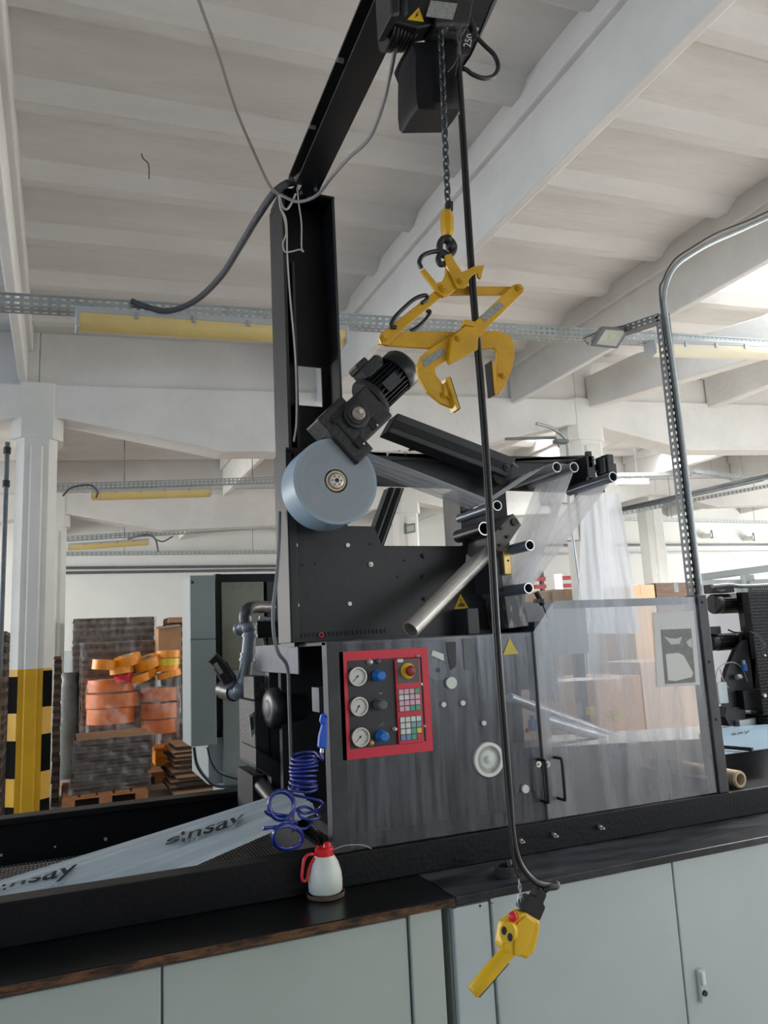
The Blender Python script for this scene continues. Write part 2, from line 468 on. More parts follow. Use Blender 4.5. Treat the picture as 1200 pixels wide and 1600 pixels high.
# beams running into the depth
def ybeam(x, w, zb, y0, y1, ledge=True):
    m_ = MB(); top = zs(x) + .01
    m_.box(x, x + w, y0, y1, zb, top)
    if ledge: m_.box(x - .045, x + w + .045, y0, y1, top - .2, top)
    struct('ceiling_beam', m_, 'beam_paint', bevel=0.012)
for (x, w, zb) in ((-3.3, .07, 3.98), (-0.40, .07, 4.12), (2.47, .07, 4.15), (4.9, .07, 4.32), (6.1, .07, 4.40), (8.0, .15, 4.5), (11.0, .15, 4.66), (14.0, .15, 4.8), (17.0, .15, 4.95), (20, .15, 5.1)):
    if x == 6.1:
        m_ = MB(); m_.prism([(6.02, yy_, z_) for yy_, z_ in ((7.52, 4.36), (4.9, 4.07), (1.0, 4.07), (-2.0, 4.36), (-4.0, 4.36), (-4.0, 4.72), (-2.0, 4.70), (1.0, 4.45), (4.9, 4.45), (6.6, 4.72), (7.52, 4.76))], (.16, 0, 0))
        struct('ceiling_beam', m_, 'beam_paint', bevel=0.012)
    else: ybeam(x, w, zb, -4, 7.52)
    ybeam(x, w, zb, 7.83, 12.72)
    ybeam(x, w, zb, 13.03, 18.0)
# cross beams with haunches, carried by the columns
def tie(y, xcols):
    for a in range(len(xcols) - 1):
        x0, x1 = xcols[a], xcols[a + 1]
        P = [(x0, 3.80), (x0 + .22, 3.80), (x0 + 1.7, 3.475), (x1 - 1.8, 3.475), (x1 - .2, 3.80), (x1, 3.80), (x1, 4.13), (x0, 4.13)]
        m_ = MB(); m_.prism([(x, y, z + K * x) for x, z in P], (0, .33, 0))
        m_.hexa([(x0, y + .05, 4.1 + K * x0), (x1, y + .05, 4.1 + K * x1), (x1, y + .28, 4.1 + K * x1), (x0, y + .28, 4.1 + K * x0),
                 (x0, y + .05, zs(x0) + .01), (x1, y + .05, zs(x1) + .01), (x1, y + .28, zs(x1) + .01), (x0, y + .28, zs(x0) + .01)])
        struct('ceiling_beam', m_, 'beam_paint', bevel=0.015)
tie(7.5, [-6.2, -0.23, 5.87, 11.9, 17.9, 23.8]); tie(12.7, [-6.2, -0.2, 5.87, 11.75, 17.9, 23.8])
def column(x0, x1, y, stripes=True):
    c = .07; d = x1 - x0; y1 = y + .42
    def sec(x0, x1, y0, y1, c): return [(x0 + c, y0), (x1 - c, y0), (x1, y0 + c), (x1, y1 - c), (x1 - c, y1), (x0 + c, y1), (x0, y1 - c), (x0, y0 + c)]
    zc = 3.62 + K * x0; zt = 3.95 + K * x0
    m_ = MB()
    S = sec(x0, x1, y, y1, c)
    ztop = 1.52 if stripes else 0.0
    if stripes:
        m_.cur = 1; m_.prism([(p[0], p[1], 0) for p in S], (0, 0, ztop))
    m_.cur = 0; m_.prism([(p[0], p[1], ztop) for p in S], (0, 0, zc - ztop))
    # raised front pilaster with grooves at both sides
    m_.cur = 0; m_.prism([(x0 + .11, y + .01, 1.52), (x0 + .13, y - .025, 1.52), (x1 - .13, y - .025, 1.52), (x1 - .11, y + .01, 1.52)], (0, 0, zc - 1.6))
    if stripes:
        m_.cur = 1; m_.prism([(x0 + .11, y + .01, 0), (x0 + .13, y - .025, 0), (x1 - .13, y - .025, 0), (x1 - .11, y + .01, 0)], (0, 0, 1.52))
    m_.cur = 0
    m_.prism([(p[0], p[1], zc) for p in sec(x0 - .05, x1 + .05, y - .01, y1, .09)], (0, 0, zt + .2 - zc))
    if stripes:
        m_.cur = 2
        for k, zz in enumerate((1.16, 0.62, 0.08, )):
            for sx, (xa, xb) in ((0, (x0 - .002, x0 + c)), (1, (x1 + .002, x1 - c))):
                z0 = zz + (.03 if sx else -.01)
                m_.prism([(xa, y + c + .0, z0), (xb, y - .002, z0), (xb + (-.003 if sx else .003), y - .002, z0), (xa, y + c + .06, z0)], (0, 0, .31))
    return m_
struct('column', column(-.405, -.06, 7.5), ['column_paint', 'hazard_yellow', 'hazard_black'], 'white column with yellow and black striped base left of the machine')
struct('column', column(5.78, 6.22, 7.5, False), ['column_paint'], 'white column behind the hanging film')
struct('column', column(-.38, .06, 12.7, False), ['column_paint'], 'white column in the second row behind the striped column')
struct('column', column(5.7, 6.1, 12.7, False), ['column_paint'], 'white column in the second row seen through the frame')
struct('column', column(11.75, 12.2, 13.0, False), ['column_paint'], 'white column in the second row on the right')
struct('column', column(17.7, 18.1, 12.7, False), ['column_paint'])
# walls
m_ = MB(); m_.box(-8, 24, 18, 18.2, 1.75, 6.2); m_.cur = 1; m_.box(-8, 24, 17.99, 18.2, 0, 1.75); struct('wall_back', m_, ['wall_paint', 'wall_band'])
m_ = MB(); m_.box(-8.2, -8, -4, 18.2, 0, 1.2); m_.box(-8.2, -8, -4, 18.2, 3.6, 4.4); m_.box(-8.2, -8, 8, 9, 1.2, 3.6); struct('wall_left', m_, 'wall_paint')
m_ = MB(); m_.box(24, 24.2, -4, 18.2, 0, 1.0); m_.box(24, 24.2, -4, 18.2, 4.2, 6.2); struct('wall_right', m_, 'wall_paint')
m_ = MB(); m_.box(-8, 24, -4.2, -4, 0, 1.0); m_.box(-8, 24, -4.2, -4, 3.4, 6.2); m_.box(-8, 4, -4.2, -4, 1.0, 3.4); m_.box(14, 24, -4.2, -4, 1.0, 3.4); struct('wall_front', m_, 'wall_paint')

# ---------------------------------------------------------------- trays, lamps, pipes under the roof
def tray(name, label, p0, p1, h, depth, n, rows=2, m='galvanised', group=None, up=(0, 0, 1)):
    p0 = V(p0); p1 = V(p1); u = p1 - p0; up = V(up)
    t = thing(name, label, 'cable tray', p0, group)
    b = MB(); b.perf(p0, u, up * h, n, rows, .55, .42, (0, .003, 0)); b.build('side_flange', m, t)
    b = MB(); b.perf(p0, u, (0, depth, 0), n, 2, .55, .4, (0, 0, .003)); b.build('tray_bottom', m, t)
    b = MB(); b.bar(p0 + up * h, p1 + up * h, .008, .008); b.build('edge_rim', m, t)
    return t
p0 = at(0, 476, y=4.0); p1 = at(1200, 543, y=4.0)
u = (p1 - p0); k0 = p0 - u * 0.12; k1 = p1 + u * 0.1
tray('cable_tray', 'long perforated galvanised cable tray crossing in front of the machine mast', k0, k1, .062, .1, 150)
def suspend(x, y, z0, z1, t):
    b = MB(); b.cyl((x, y, z0), (x, y, z1), .004, n=8); b.build('hanger_rod', 'galvanised_dark', t)
def lamp(label, p0, p1, h=.075, mdiff='lamp_diffuser', w=.11, group=None):
    p0 = V(p0); p1 = V(p1); t = thing('strip_light', label, 'lamp', p0, group)
    d = (p1 - p0); a = V((0, w / 2, 0)); u = d.normalized()
    def section(P, s):
        return [P + V((0, q[0] * w / 2 * s, q[1] * h)) for q in ((-1, .0), (-.95, -.45), (-.6, -.9), (0, -1.05), (.6, -.9), (.95, -.45), (1, 0))]
    b = MB(); A = section(p0 + u * .02, 1); B = section(p1 - u * .02, 1); n = len(A)
    b.add(A + B, [(i, i + 1, n + i + 1, n + i) for i in range(n - 1)] + [tuple(range(n)), tuple(range(2 * n - 1, n - 1, -1)), (0, n, 2 * n - 1, n - 1)])
    b.build('diffuser', mdiff, t, smooth=50)
    b = MB(); b.obox((p0 + p1) / 2 + V((0, 0, .018)), d, (0, 1, 0), (0, 0, 1), d.length, w * 1.02, .035); b.build('lamp_body', 'lamp_body', t, bevel=.004)
    for P, s in ((p0, 1), (p1, -1)):
        b = MB(); b.obox(P + u * .01 * s + V((0, 0, -.03)), d, (0, 1, 0), (0, 0, 1), .02, w * 1.03, .085); b.build('end_cap', 'lamp_body', t, bevel=.006)
    for k in range(1, 5):
        P = p0 + d * (k / 5.0)
        b = MB(); b.obox(P + V((0, -w * .52, .0)), d, (0, 1, 0), (0, 0, 1), .02, .01, .035); b.build('clip', 'galvanised', t)
    return t
lamp('yellowed fluorescent strip light under the tray left of the mast', at(118, 494, y=4.02), at(540, 522, y=4.02))
a0 = at(1014, 541, y=4.02); a1 = at(1240, 548, y=4.02)
lamp('pale fluorescent strip light under the tray right of the floodlight', a0, a1, mdiff='lamp_diffuser_pale')
# floodlight
t = thing('floodlight', 'square grey floodlight clamped on the tray end near the thin post', 'lamp', at(954, 540, y=3.8))
q = [at(924, 541, y=3.80), at(965, 545, y=3.80), at(985, 513, y=3.72), at(943, 511, y=3.72)]
nrm = (q[1] - q[0]).cross(q[3] - q[0]).normalized()
if nrm.y < 0: nrm = -nrm
b = MB(); b.prism(q, nrm * .018); b.build('bezel', 'flood_body', t, bevel=.003)
c = sum(q, V((0, 0, 0))) / 4
qi = [c + (p - c) * .76 - nrm * .002 for p in q]; b = MB(); b.prism(qi, nrm * .003); b.build('glass', 'flood_glass', t)
qi = [c + (p - c) * .22 - nrm * .003 + (q[3] - q[0]) * .12 for p in q]; b = MB(); b.prism(qi, nrm * .002); b.build('led_chip', 'flood_led', t)
qa = [c + (p - c) * .92 + nrm * .018 for p in q]; qb = [c + (p - c) * .7 + nrm * .07 for p in q]
b = MB(); b.hexa(qa + qb); b.build('housing', 'flood_body', t)
b = MB(); b.tube([q[0] + nrm * .03, q[0] + nrm * .06 + V((-.02, 0, .03)), c + nrm * .1 + V((0, 0, .02)), q[2] + nrm * .06, q[2] + nrm * .03], .006); b.build('bracket', 'galvanised_dark', t)
# thin post with channel and bent conduit
PY = 3.4
pb = at(1092, 935, y=PY); pt = at(1037, 490, y=PY); px_ = (pb.x + pt.x) / 2
t = thing('cable_post', 'tall thin galvanised post with slotted channel and bent conduit at right', 'post', (px_, PY, 0))
b = MB(); b.perf((px_ - .03, PY, 0.0), (.028, 0, 0), (0, 0, pt.z), 1, 86, .4, .5, (0, .003, 0))
b.perf((px_ - .03, PY, 0.0), (0, .05, 0), (0, 0, pt.z), 1, 86, .4, .5, (.003, 0, 0)); b.build('slotted_channel', 'galvanised_dark', t)
b = MB(); b.perf((px_ + .04, PY + .02, 0.0), (.018, 0, 0), (0, 0, pt.z + .02), 1, 86, .4, .5, (0, .003, 0)); b.build('slotted_channel', 'galvanised_dark', t)
b = MB(); b.box(px_ - .03, px_ + .055, PY - .02, PY + .1, 0, .02); b.build('foot', 'galvanised_dark', t)
b = MB(); pts = [(px_ + .012, PY - .01, 0.02), (px_ + .012, PY - .01, 1.5), (px_ + .012, PY - .01, 2.8)]
for (qx, qy) in ((1041, 500), (1037, 470), (1042, 440), (1056, 415), (1080, 397), (1112, 379), (1160, 358), (1240, 322)): pts.append(at(qx, qy, y=PY - .01))
b.tube(catmull(pts, 8), .016, 12); b.build('conduit', 'galvanised', t, smooth=60)
b = MB(); pts = [(px_ - .008, PY - .012, 0.02), (px_ - .008, PY - .012, 1.5), (px_ - .008, PY - .012, 2.9)]
for (qx, qy) in ((1032, 470), (1037, 436), (1054, 406), (1084, 385), (1120, 364), (1170, 344), (1240, 312)): pts.append(at(qx, qy, y=PY - .01))
b.tube(catmull(pts, 8), .006, 8); b.build('cable', 'cable_dark_grey', t, smooth=60)
t2 = thing('cable_tray', 'short dark slotted tray linking the thin post to the long tray', 'cable tray', (px_, 3.4, 3.45))
zt_ = pt.z - .01
b = MB(); b.perf((px_ - .03, 3.42, zt_ - .03), (0, .6, .10), (0, 0, .05), 12, 2, .5, .4, (.003, 0, 0)); b.build('side_flange', 'galvanised_dark', t2)
b = MB(); b.perf((px_ - .03, 3.42, zt_ - .03), (0, .6, .10), (.075, 0, 0), 12, 3, .5, .4, (0, 0, .003)); b.build('tray_bottom', 'galvanised_dark', t2)

# far trays and lamps (second and third bay) and wall pipes
def far_tray(label, a, b_, y, h, n, m='galvanised'):
    A = at(*a, y=y); B = at(*b_, y=y)
    t = tray('cable_tray', label, A, B, h, .12, n, 2, m)
    for f in (.3, .8):
        P = A + (B - A) * f; b = MB(); b.cyl((P.x, y + .06, P.z + h * .5), (P.x, y + .06, zs(P.x) + .01), .006, n=6); b.build('hanger_rod', 'galvanised_dark', t)
    return t
far_tray('slotted cable tray behind the striped column, upper one in the second bay', (60, 766), (470, 752), 10.3, .075, 60)
lamp('yellow fluorescent strip light under the upper far tray', at(141, 771, y=10.3), at(330, 766, y=10.3), .09, 'lamp_diffuser', .14)
far_tray('slotted cable tray with drooping cable, middle of the three far trays', (60, 848), (470, 822), 14.5, .08, 60)
lamp('pale strip light under the middle far tray', at(106, 853, y=14.5), at(232, 845, y=14.5), .08, 'lamp_diffuser', .14)
far_tray('narrow slotted tray along the back wall, lowest of the far trays', (60, 868), (470, 864), 17.6, .07, 60)
for k, (ya, yb) in enumerate(((888, 884), (896, 890))):
    b = MB(); b.cyl(at(50, ya, y=17.85), at(470, yb, y=17.85), .03, n=10)
    b.build('wall_pipe', 'galvanised_dark', None, 60, label=('upper' if k == 0 else 'lower') + ' grey pipe of the pair running along the back wall at left', cat='pipe', group='pipes on the back wall')
for k, (ya, yb) in enumerate(((852, 851), (866, 861))):
    b = MB(); b.cyl(at(850, ya, y=17.85), at(1230, yb, y=17.85), .035 if k == 0 else .025, n=10)
    b.build('wall_pipe', 'galvanised_dark' if k == 0 else 'galvanised', None, 60, label=('upper thick' if k == 0 else 'lower thin') + ' grey pipe along the back wall right of the hanging film', cat='pipe', group='pipes on the back wall')
# drooping cables from the middle far tray
b = MB(); b.tube(catmull([at(200, 842, y=14.5), at(215, 838, y=14.4), at(232, 836, y=14.4), at(243, 843, y=14.4), at(247, 862, y=14.6)], 8), .02, 8)
b.tube(catmull([at(243, 843, y=14.4), at(255, 846, y=14.4), at(270, 838, y=14.4)], 8), .015, 8)
b.build('hanging_cable', 'cable_grey', None, 60, label='grey cable drooping from the middle far tray to the wall tray', cat='cable')
b = MB(); b.tube(catmull([at(98, 775, y=10.2), at(112, 762, y=10.2), at(140, 758, y=10.2), at(152, 768, y=10.2), at(150, 778, y=10.2)], 8), .012, 8)
b.build('hanging_cable', 'cable_dark_grey', None, 60, label='dark cable looped over the yellow far strip light', cat='cable')
# right background: ladder trays
def ladder(label, a, b_, y0, y1, w, m):
    A = at(*a, y=y0); B = at(*b_, y=y1)
    t = thing('cable_ladder', label, 'cable tray', A); s = V((0, w, 0))
    for k, q in enumerate((V((0, 0, 0)), s)):
        b = MB(); b.bar(A + q, B + q, .03, .09); b.build('side_rail', m, t)
    for k in range(12):
        P = A + (B - A) * ((k + .5) / 12); b = MB(); b.bar(P, P + s, .04, .03); b.build('rung', m, t)
    b = MB()
    for k in range(3): b.bar(A + s * (.25 + .22 * k) + V((0, 0, .03)), B + s * (.25 + .22 * k) + V((0, 0, .03)), .06, .05)
    b.build('cable_bundle', 'cable_dark_grey', t)
ladder('dark cable ladder sloping up to the right beyond the thin post', (966, 798), (1230, 738), 13.5, 9.2, .5, 'galvanised_dark')
far_tray('slotted tray below the dark cable ladder', (966, 806), (1230, 756), 12.2, .07, 40, 'galvanised_dark')
far_tray('short slotted tray pointing left above the cable ladder', (1085, 738), (1185, 750), 10.5, .06, 24, 'galvanised')
far_tray('pale slotted tray behind the hanging film and thin post', (960, 744), (1084, 742), 11.5, .06, 30)
lamp('white strip light beside the hanging film', at(965, 752, y=11.4), at(1010, 752, y=11.4), .09, 'white_label', .14)
far_tray('narrow tray high on the back wall at right', (968, 812), (1230, 818), 17.4, .08, 50)
for k, (qx, qy) in enumerate(((1113, 836), (1178, 840))):
    t = thing('wall_bracket', ('left' if k == 0 else 'right') + ' small white bracket box of the two on the back wall at right', 'bracket', at(qx, qy, y=17.7), 'small bracket boxes on the back wall')
    b = MB(); P = at(qx, qy, y=17.7); b.box(P.x - .15, P.x + .15, 17.6, 18, P.z - .07, P.z + .05); b.build('box_body', 'column_paint', t)
    b = MB(); b.box(P.x - .12, P.x - .08, 17.6, 17.64, P.z - .12, P.z + .14); b.build('arm', 'galvanised_dark', t)
# pipe run on the right column
t = thing('conduit_run', 'thin grey conduit turning down beside the white column', 'conduit', at(885, 940, y=7.3))
b = MB(); b.tube(catmull([at(790, 686, y=7.3), at(830, 685, y=7.3), at(868, 684, y=7.3)], 6), .018, 8); b.build('horizontal_tube', 'galvanised_dark', t, 60)
b = MB(); b.tube(catmull([at(838, 662, y=7.3), at(860, 668, y=7.3), at(880, 682, y=7.3), at(887, 700, y=7.3), at(890, 800, y=7.3), at(908, 945, y=7.3), V((at(908, 945, y=7.3).x, 7.3, 1.0)), V((at(908, 945, y=7.3).x, 7.3, 0.0))], 8), .02, 8); b.build('down_tube', 'galvanised', t, 60)
b = MB(); P = at(876, 690, y=7.25); b.box(P.x - .08, P.x + .08, 7.2, 7.3, P.z - .02, P.z + .02); b.tube([P + V((-.06, 0, 0)), P + V((-.05, -.03, -.08))], .008, 6); b.build('clamp', 'galvanised_dark', t)
# box on column
b = MB(); b.box(5.38, 5.72, 7.55, 7.8, 3.15, 3.5); b.box(5.48, 5.778, 7.6, 7.75, 2.7, 3.15)
b.build('duct_box', 'beam_paint', None, bevel=.01, label='white boxed duct beside the column top behind the roller tubes', cat='duct')
# small floodlight far behind, seen in the frame window
t = thing('floodlight', 'small far floodlight seen through the window of the black frame', 'lamp', at(640, 826, y=12.5))
P = at(640, 826, y=12.5); b = MB(); b.obox(P, (1, 0, .2), (0, 1, .3), (0, 0, 1), .22, .06, .16); b.bar(P, (P.x, 12.75, 3.75), .03, .03); b.build('housing', 'flood_body', t, bevel=.01)
b = MB(); b.obox(P + V((0, -.035, 0)), (1, 0, .2), (0, 1, .3), (0, 0, 1), .15, .01, .11); b.build('glass', 'flood_glass', t)

# ================================================================ worktop and cabinets
CY = 2.165
m_ = MB(); m_.box(-1.3, 1.083, CY, 2.5, .83, .853)
m_.cur = 1; m_.prism([(-1.3, CY - .001, .829), (1.083, CY - .001, .829), (1.083, CY - .001, .85), (-1.3, CY - .001, .853)], (0, -.003, 0))
m_.build('worktop', ['worktop_black', 'worn_edge'], bevel=.003, label='left black worktop board with a worn brown chipboard edge', cat='worktop')
m_ = MB(); m_.box(1.086, 4.4, CY, 2.62, .829, .853); m_.build('worktop', 'worktop_scuffed', bevel=.003, label='right black worktop board with dusty scuffs', cat='worktop')
def cabinet(label, x0, x1, y0, y1, doors, m, z1=.829, group='grey cabinets under the worktop'):
    t = thing('cabinet', label, 'cabinet', ((x0 + x1) / 2, y0, 0), group)
    b = MB(); b.box(x0, x1, y0 + .02, y1, .0, z1 - .001); b.build('body', m, t, bevel=.004)
    b = MB(); b.box(x0 + .02, x1 - .02, y0 + .06, y1, 0, .06)
    for (a, c, h) in doors:
        b = MB(); b.box(a + .003, c - .003, y0, y0 + .018, .05, z1 - h); d = b.build('door', m, t, bevel=.004)
        yield t, d
xa = at(255, 1530, y=CY).x; xb = at(643, 1470, y=CY).x; xc = at(697, 1500, y=CY).x
L_ = list(cabinet('grey-green cabinet under the left worktop with wide flat doors', -1.2, xc, CY + .02, 2.49, [(-1.2, xa, .012), (xa, xb, .012)], 'cabinet_paint'))
t = L_[0][0]
b = MB(); b.box(xb + .004, xc, CY + .012, CY + .04, .04, .826); b.build('end_panel', 'cabinet_paint', t, bevel=.003)
for (qx, qy) in ((62, 1558), (97, 1548), (154, 1568), (331, 1541), (405, 1529), (435, 1532), (640, 1461), (682, 1472)):
    P = at(qx, qy, y=CY + .011)
xd = at(712, 1470, y=CY).x; xe = at(773, 1450, y=CY).x; xf = at(1062, 1400, y=CY).x
R_ = list(cabinet('cool grey cabinet under the right worktop behind the hanging pendant', xd, 4.2, CY + .02, 2.60, [(xe, xf, .006), (xf, 2.95, .004), (2.96, 3.9, .004)], 'cabinet_paint_cool'))
t = R_[0][0]
b = MB(); b.box(xd, xe - .012, CY + .004, CY + .03, .03, .822); b.build('side_panel', 'cabinet_paint_cool', t, bevel=.004)
b = MB(); b.cyl((xe - .002, CY + .004, .03), (xe - .002, CY + .004, .815), .005, n=10); b.build('hinge_rod', 'galvanised', t)
# screws of the side panel and latch on the right door
for (qx, qy) in ((712, 1418), (751, 1416)):
    P = at(qx, qy, y=CY); b = MB(); b.cyl((P.x, CY + .003, P.z), (P.x, CY + .006, P.z), .004, n=10); b.build('screw', 'mark_black', t)
P = at(1102, 1542, y=CY); d = R_[1][1]
b = MB(); b.box(P.x - .016, P.x + .012, CY + .005, CY + .02, P.z - .05, P.z + .05); h = b.build('latch_plate', 'cabinet_paint_cool', d, bevel=.004)
b = MB(); b.box(P.x - .010, P.x + .006, CY - .002, CY + .006, P.z + .004, P.z + .044); b.build('latch_lever', 'white_label', d, bevel=.004)
b = MB(); b.cyl((P.x - .002, CY + .006, P.z - .02), (P.x - .002, CY - .001, P.z - .02), .009, n=16); b.build('lock', 'mark_black', d)

# ================================================================ long bed of the machine (left conveyor trough)
t = thing('machine_bed', 'long black machine bed with perforated floor running left to right', 'machine', (0.5, 2.43, .853))
b = MB(); b.box(-1.4, .80, 2.42, 2.50, .853, .967); b.box(.80, 4.4, 2.42, 2.56, .853, .952); b.build('front_rail', 'black_paint', t, bevel=.004)
b = MB(); b.box(-1.4, .92, 3.74, 3.80, .60, .955); b.box(-1.4, .92, 3.70, 3.80, .93, .957); b.build('rear_rail', 'black_paint', t, bevel=.004)
b = MB(); b.box(-1.4, 0.84, 2.50, 3.74, .60, .61); b.box(.785, .80, 2.5, 3.8, .60, .955); b.build('trough_floor', 'interior_black', t)
b = MB(); b.perf((-1.0, 2.505, .862), (1.8, 0, 0), (0, .8, 0), 136, 28, .66, .66, (0, 0, -.001)); b.build('perforated_plate', 'black_paint', t)
b = MB(); b.box(-1.0, .785, 2.505, 3.3, .855, .857); b.build('hole_light_sheet', 'hole_light', t)  # bright sheet added under the holes in place of light showing through
for (qx, qy, r) in ((165, 1311, .007), (86, 1323, .004), (2, 1336, .005)):
    P = at(qx, qy, y=3.735); b = MB(); b.cyl((P.x, 3.741, P.z), (P.x, 3.73, P.z), r, n=14); b.build('screw', 'screw_zinc' if r > .0045 or qx > 50 else 'brass', t, 60)
for (qx, qy) in ((812, 1313), (864, 1304), (936, 1292)):
    P = at(qx, qy, y=2.419); b = MB(); b.cyl((P.x, 2.42, P.z), (P.x, 2.405, P.z), .008, n=6); b.cyl((P.x, 2.41, P.z), (P.x, 2.39, P.z), .004, n=10); b.build('bolt', 'bright_steel', t, 60)
b = MB(); b.cyl(at(400, 1215, y=3.4), at(450, 1275, y=2.95), .035, n=24); b.build('guide_roller', 'black_satin', t, 60)

# printed film web rising to the machine
Bq = at(500, 1271, y=2.62); A = Bq + (at(308, 1354, y=2.62) - Bq) * 4.2
Dq = at(421, 1244, y=2.95) + (at(0, 1373, y=2.95) - at(421, 1244, y=2.95)) * 1.85
Cq = at(421, 1244, y=2.95) + (at(421, 1244, y=2.95) - at(0, 1373, y=2.95)) * .12
t = thing('printed_film', 'grey-blue plastic film web with black lettering running up to the machine', 'plastic film', A)
def web(u, v):
    P = (A * (1 - u) + Bq * u) * (1 - v) + (Dq * (1 - u) + Cq * u) * v
    P = P + V((0, 0, .005 * math.sin(v * 17 + u * 2) + .003 * math.sin(v * 39 - u * 4)))
    P.z = max(P.z, .872); return P
b = MB(); b.grid(web, 60, 40); f = b.build('film_web', 'printed_film', t, 80)
def solve_uv(px, py):
    """film coordinates of a spot on the web"""
    best = None; u = v = .5
    n = (Bq - A).cross(Dq - A).normalized(); r = R @ V((px - 600., 800. - py, -FPX))
    for it in range(30):
        P = (A * (1 - u) + Bq * u) * (1 - v) + (Dq * (1 - u) + Cq * u) * v
        du = ((Bq - A) * (1 - v) + (Cq - Dq) * v); dv = ((Dq - A) * (1 - u) + (Cq - Bq) * u)
        n = du.cross(dv); s = n.dot(P - CAM) / n.dot(r); Q = CAM + r * s - P
        a11 = du.dot(du); a12 = du.dot(dv); a22 = dv.dot(dv); b1 = Q.dot(du); b2 = Q.dot(dv); D = a11 * a22 - a12 * a12
        u += (b1 * a22 - b2 * a12) / D; v += (a11 * b2 - a12 * b1) / D
    return u, v
def film_text(txt, p_bl, p_br, p_tr, p_tl, m, lift=.009):
    cs = [solve_uv(*p) for p in (p_bl, p_br, p_tr, p_tl)]
    def fn(u, v):
        uu = (cs[0][0] * (1 - u) + cs[1][0] * u) * (1 - v) + (cs[3][0] * (1 - u) + cs[2][0] * u) * v
        vv = (cs[0][1] * (1 - u) + cs[1][1] * u) * (1 - v) + (cs[3][1] * (1 - u) + cs[2][1] * u) * v
        return web(uu, vv) + V((0, 0, lift))
    b = MB(); text_into(b, txt, fn); b.build('print', m, t)
film_text('s', (258, 1324.5), (280, 1317.5), (283, 1308.5), (261, 1315.5), 'dark_print')
film_text('nsay', (291, 1318), (376, 1292), (383, 1276), (296, 1304), 'dark_print')
film_text(':', (283, 1318), (290, 1316), (289, 1304), (283, 1306), 'dark_print')
film_text('GREAT FASHION', (277, 1325), (368, 1299), (373, 1291), (280, 1316), 'pale_print')
film_text('s', (-20, 1409), (0, 1403), (3, 1392), (-17, 1398), 'dark_print')
film_text('nsay', (12, 1400), (112, 1374), (122, 1358), (18, 1385), 'dark_print')
film_text(':', (3, 1400), (10, 1398), (9, 1386), (3, 1388), 'dark_print')
film_text('GREAT FASHION', (14, 1410), (98, 1386), (102, 1379), (17, 1402), 'pale_print')

# ================================================================ machine housing
Y0 = 2.432
X0, XP, XS_, X1 = .803, .862, 1.60, 2.392
t = thing('bag_machine', 'black steel bag making machine housing with red control panel and clear guards', 'machine', (X0, Y0, .953))
b = MB(); b.box(X0, XP, Y0 - .004, Y0 + .05, .953, 1.612); b.build('front_post', 'post_steel', t, bevel=.003)
b = MB(); b.box(X1 + .006, X1 + .055, Y0 - .01, Y0 + .06, .953, 1.728); b.build('corner_post', 'post_steel', t, bevel=.003)
# rear posts, top frame, black panels added to darken the view through the left guard
b = MB(); b.box(X0, X0 + .05, 3.2, 3.26, .86, 1.6); b.build('rear_post', 'mast_paint', t)
b = MB(); b.box(X0 + .01, XS_, 3.05, 3.09, .953, 1.6); b.box(XP, XS_, Y0 + .2, Y0 + .215, .953, 1.6); b.box(XP, 1.595, Y0 + .215, 3.05, .953, .99); b.build('inner_shade_panels', 'interior_black', t)
b = MB(); b.box(.80, 4.4, 2.561, 3.8, .93, .951); b.build('base_deck', 'black_paint', t)
b = MB(); b.box(X0, 1.6, Y0 + .005, 3.2, 1.598, 1.612); b.build('top_plate', 'post_steel', t, bevel=.002)
b = MB(); b.box(X0 - .004, X0 + .004, 2.75, 3.42, 1.50, 1.612); b.build('side_cross_plate', 'blue_grey_steel', t, bevel=.002)
b = MB(); b.box(X0 - .002, X0 + .02, 2.52, 2.60, 1.38, 1.46); b.build('side_bracket', 'blue_grey_steel', t)
b = MB(); b.box(X1 - .01, X1 + .05, Y0 + .05, 3.3, .953, 1.0); b.box(X1, X1 + .04, 3.25, 3.3, .953, 1.5); b.build('right_frame', 'black_paint', t)
for (qx, qy) in ((1100, 941), (1110, 1034), (1120, 1124)):
    P = at(qx, qy, y=Y0 - .01); b = MB(); b.cyl((X1 + .03, Y0 - .01, P.z), (X1 + .03, Y0 - .014, P.z), .005, n=10); b.build('screw', 'mark_black', t)
# left guard sheet and the red panel
def on(px, py, y=Y0): return at(px, py, y=y)
b = MB(); b.box(XP, XS_ - .004, Y0, Y0 + .004, .956, 1.608); g1 = b.build('left_guard', 'guard_left', t)
b = MB(); b.box(XS_ - .004, XS_ + .003, Y0 - .003, Y0 + .012, .956, 1.61); b.build('door_seam', 'mark_black', t)
zt = 1.722
dp = [(XS_ + .004, .956), (X1, .956), (X1, zt), (on(866, 943).x, zt), (XS_ + .004, on(833, 988).z)]
b = MB(); b.prism([(x, Y0, z) for x, z in dp], (0, .004, 0)); door = b.build('guard_door', 'guard_right', t)
b = MB(); b.box(on(866, 943).x, X1, Y0 + .004, Y0 + .008, zt - .03, zt); b.build('door_edge', 'post_steel', door)
rx0, rx1 = on(532, 1100).x, on(672, 1100).x
rz1, rz0 = on(600, 1015).z, on(600, 1181).z
p = thing_panel = MB()
fx = (rx1 - rx0); w = .030
ix0, ix1 = on(540, 1100).x, on(662, 1100).x
ix0 = rx0 + .026; ix1 = rx1 - .024; iz1 = rz1 - .030; iz0 = rz0 + .032
b = MB()
b.box(rx0, rx1, Y0 - .004, Y0, iz1, rz1); b.box(rx0, rx1, Y0 - .004, Y0, rz0, iz0); b.box(rx0, ix0, Y0 - .004, Y0, iz0, iz1); b.box(ix1, rx1, Y0 - .004, Y0, iz0, iz1)
pan = b.build('control_panel', 'panel_red', t)
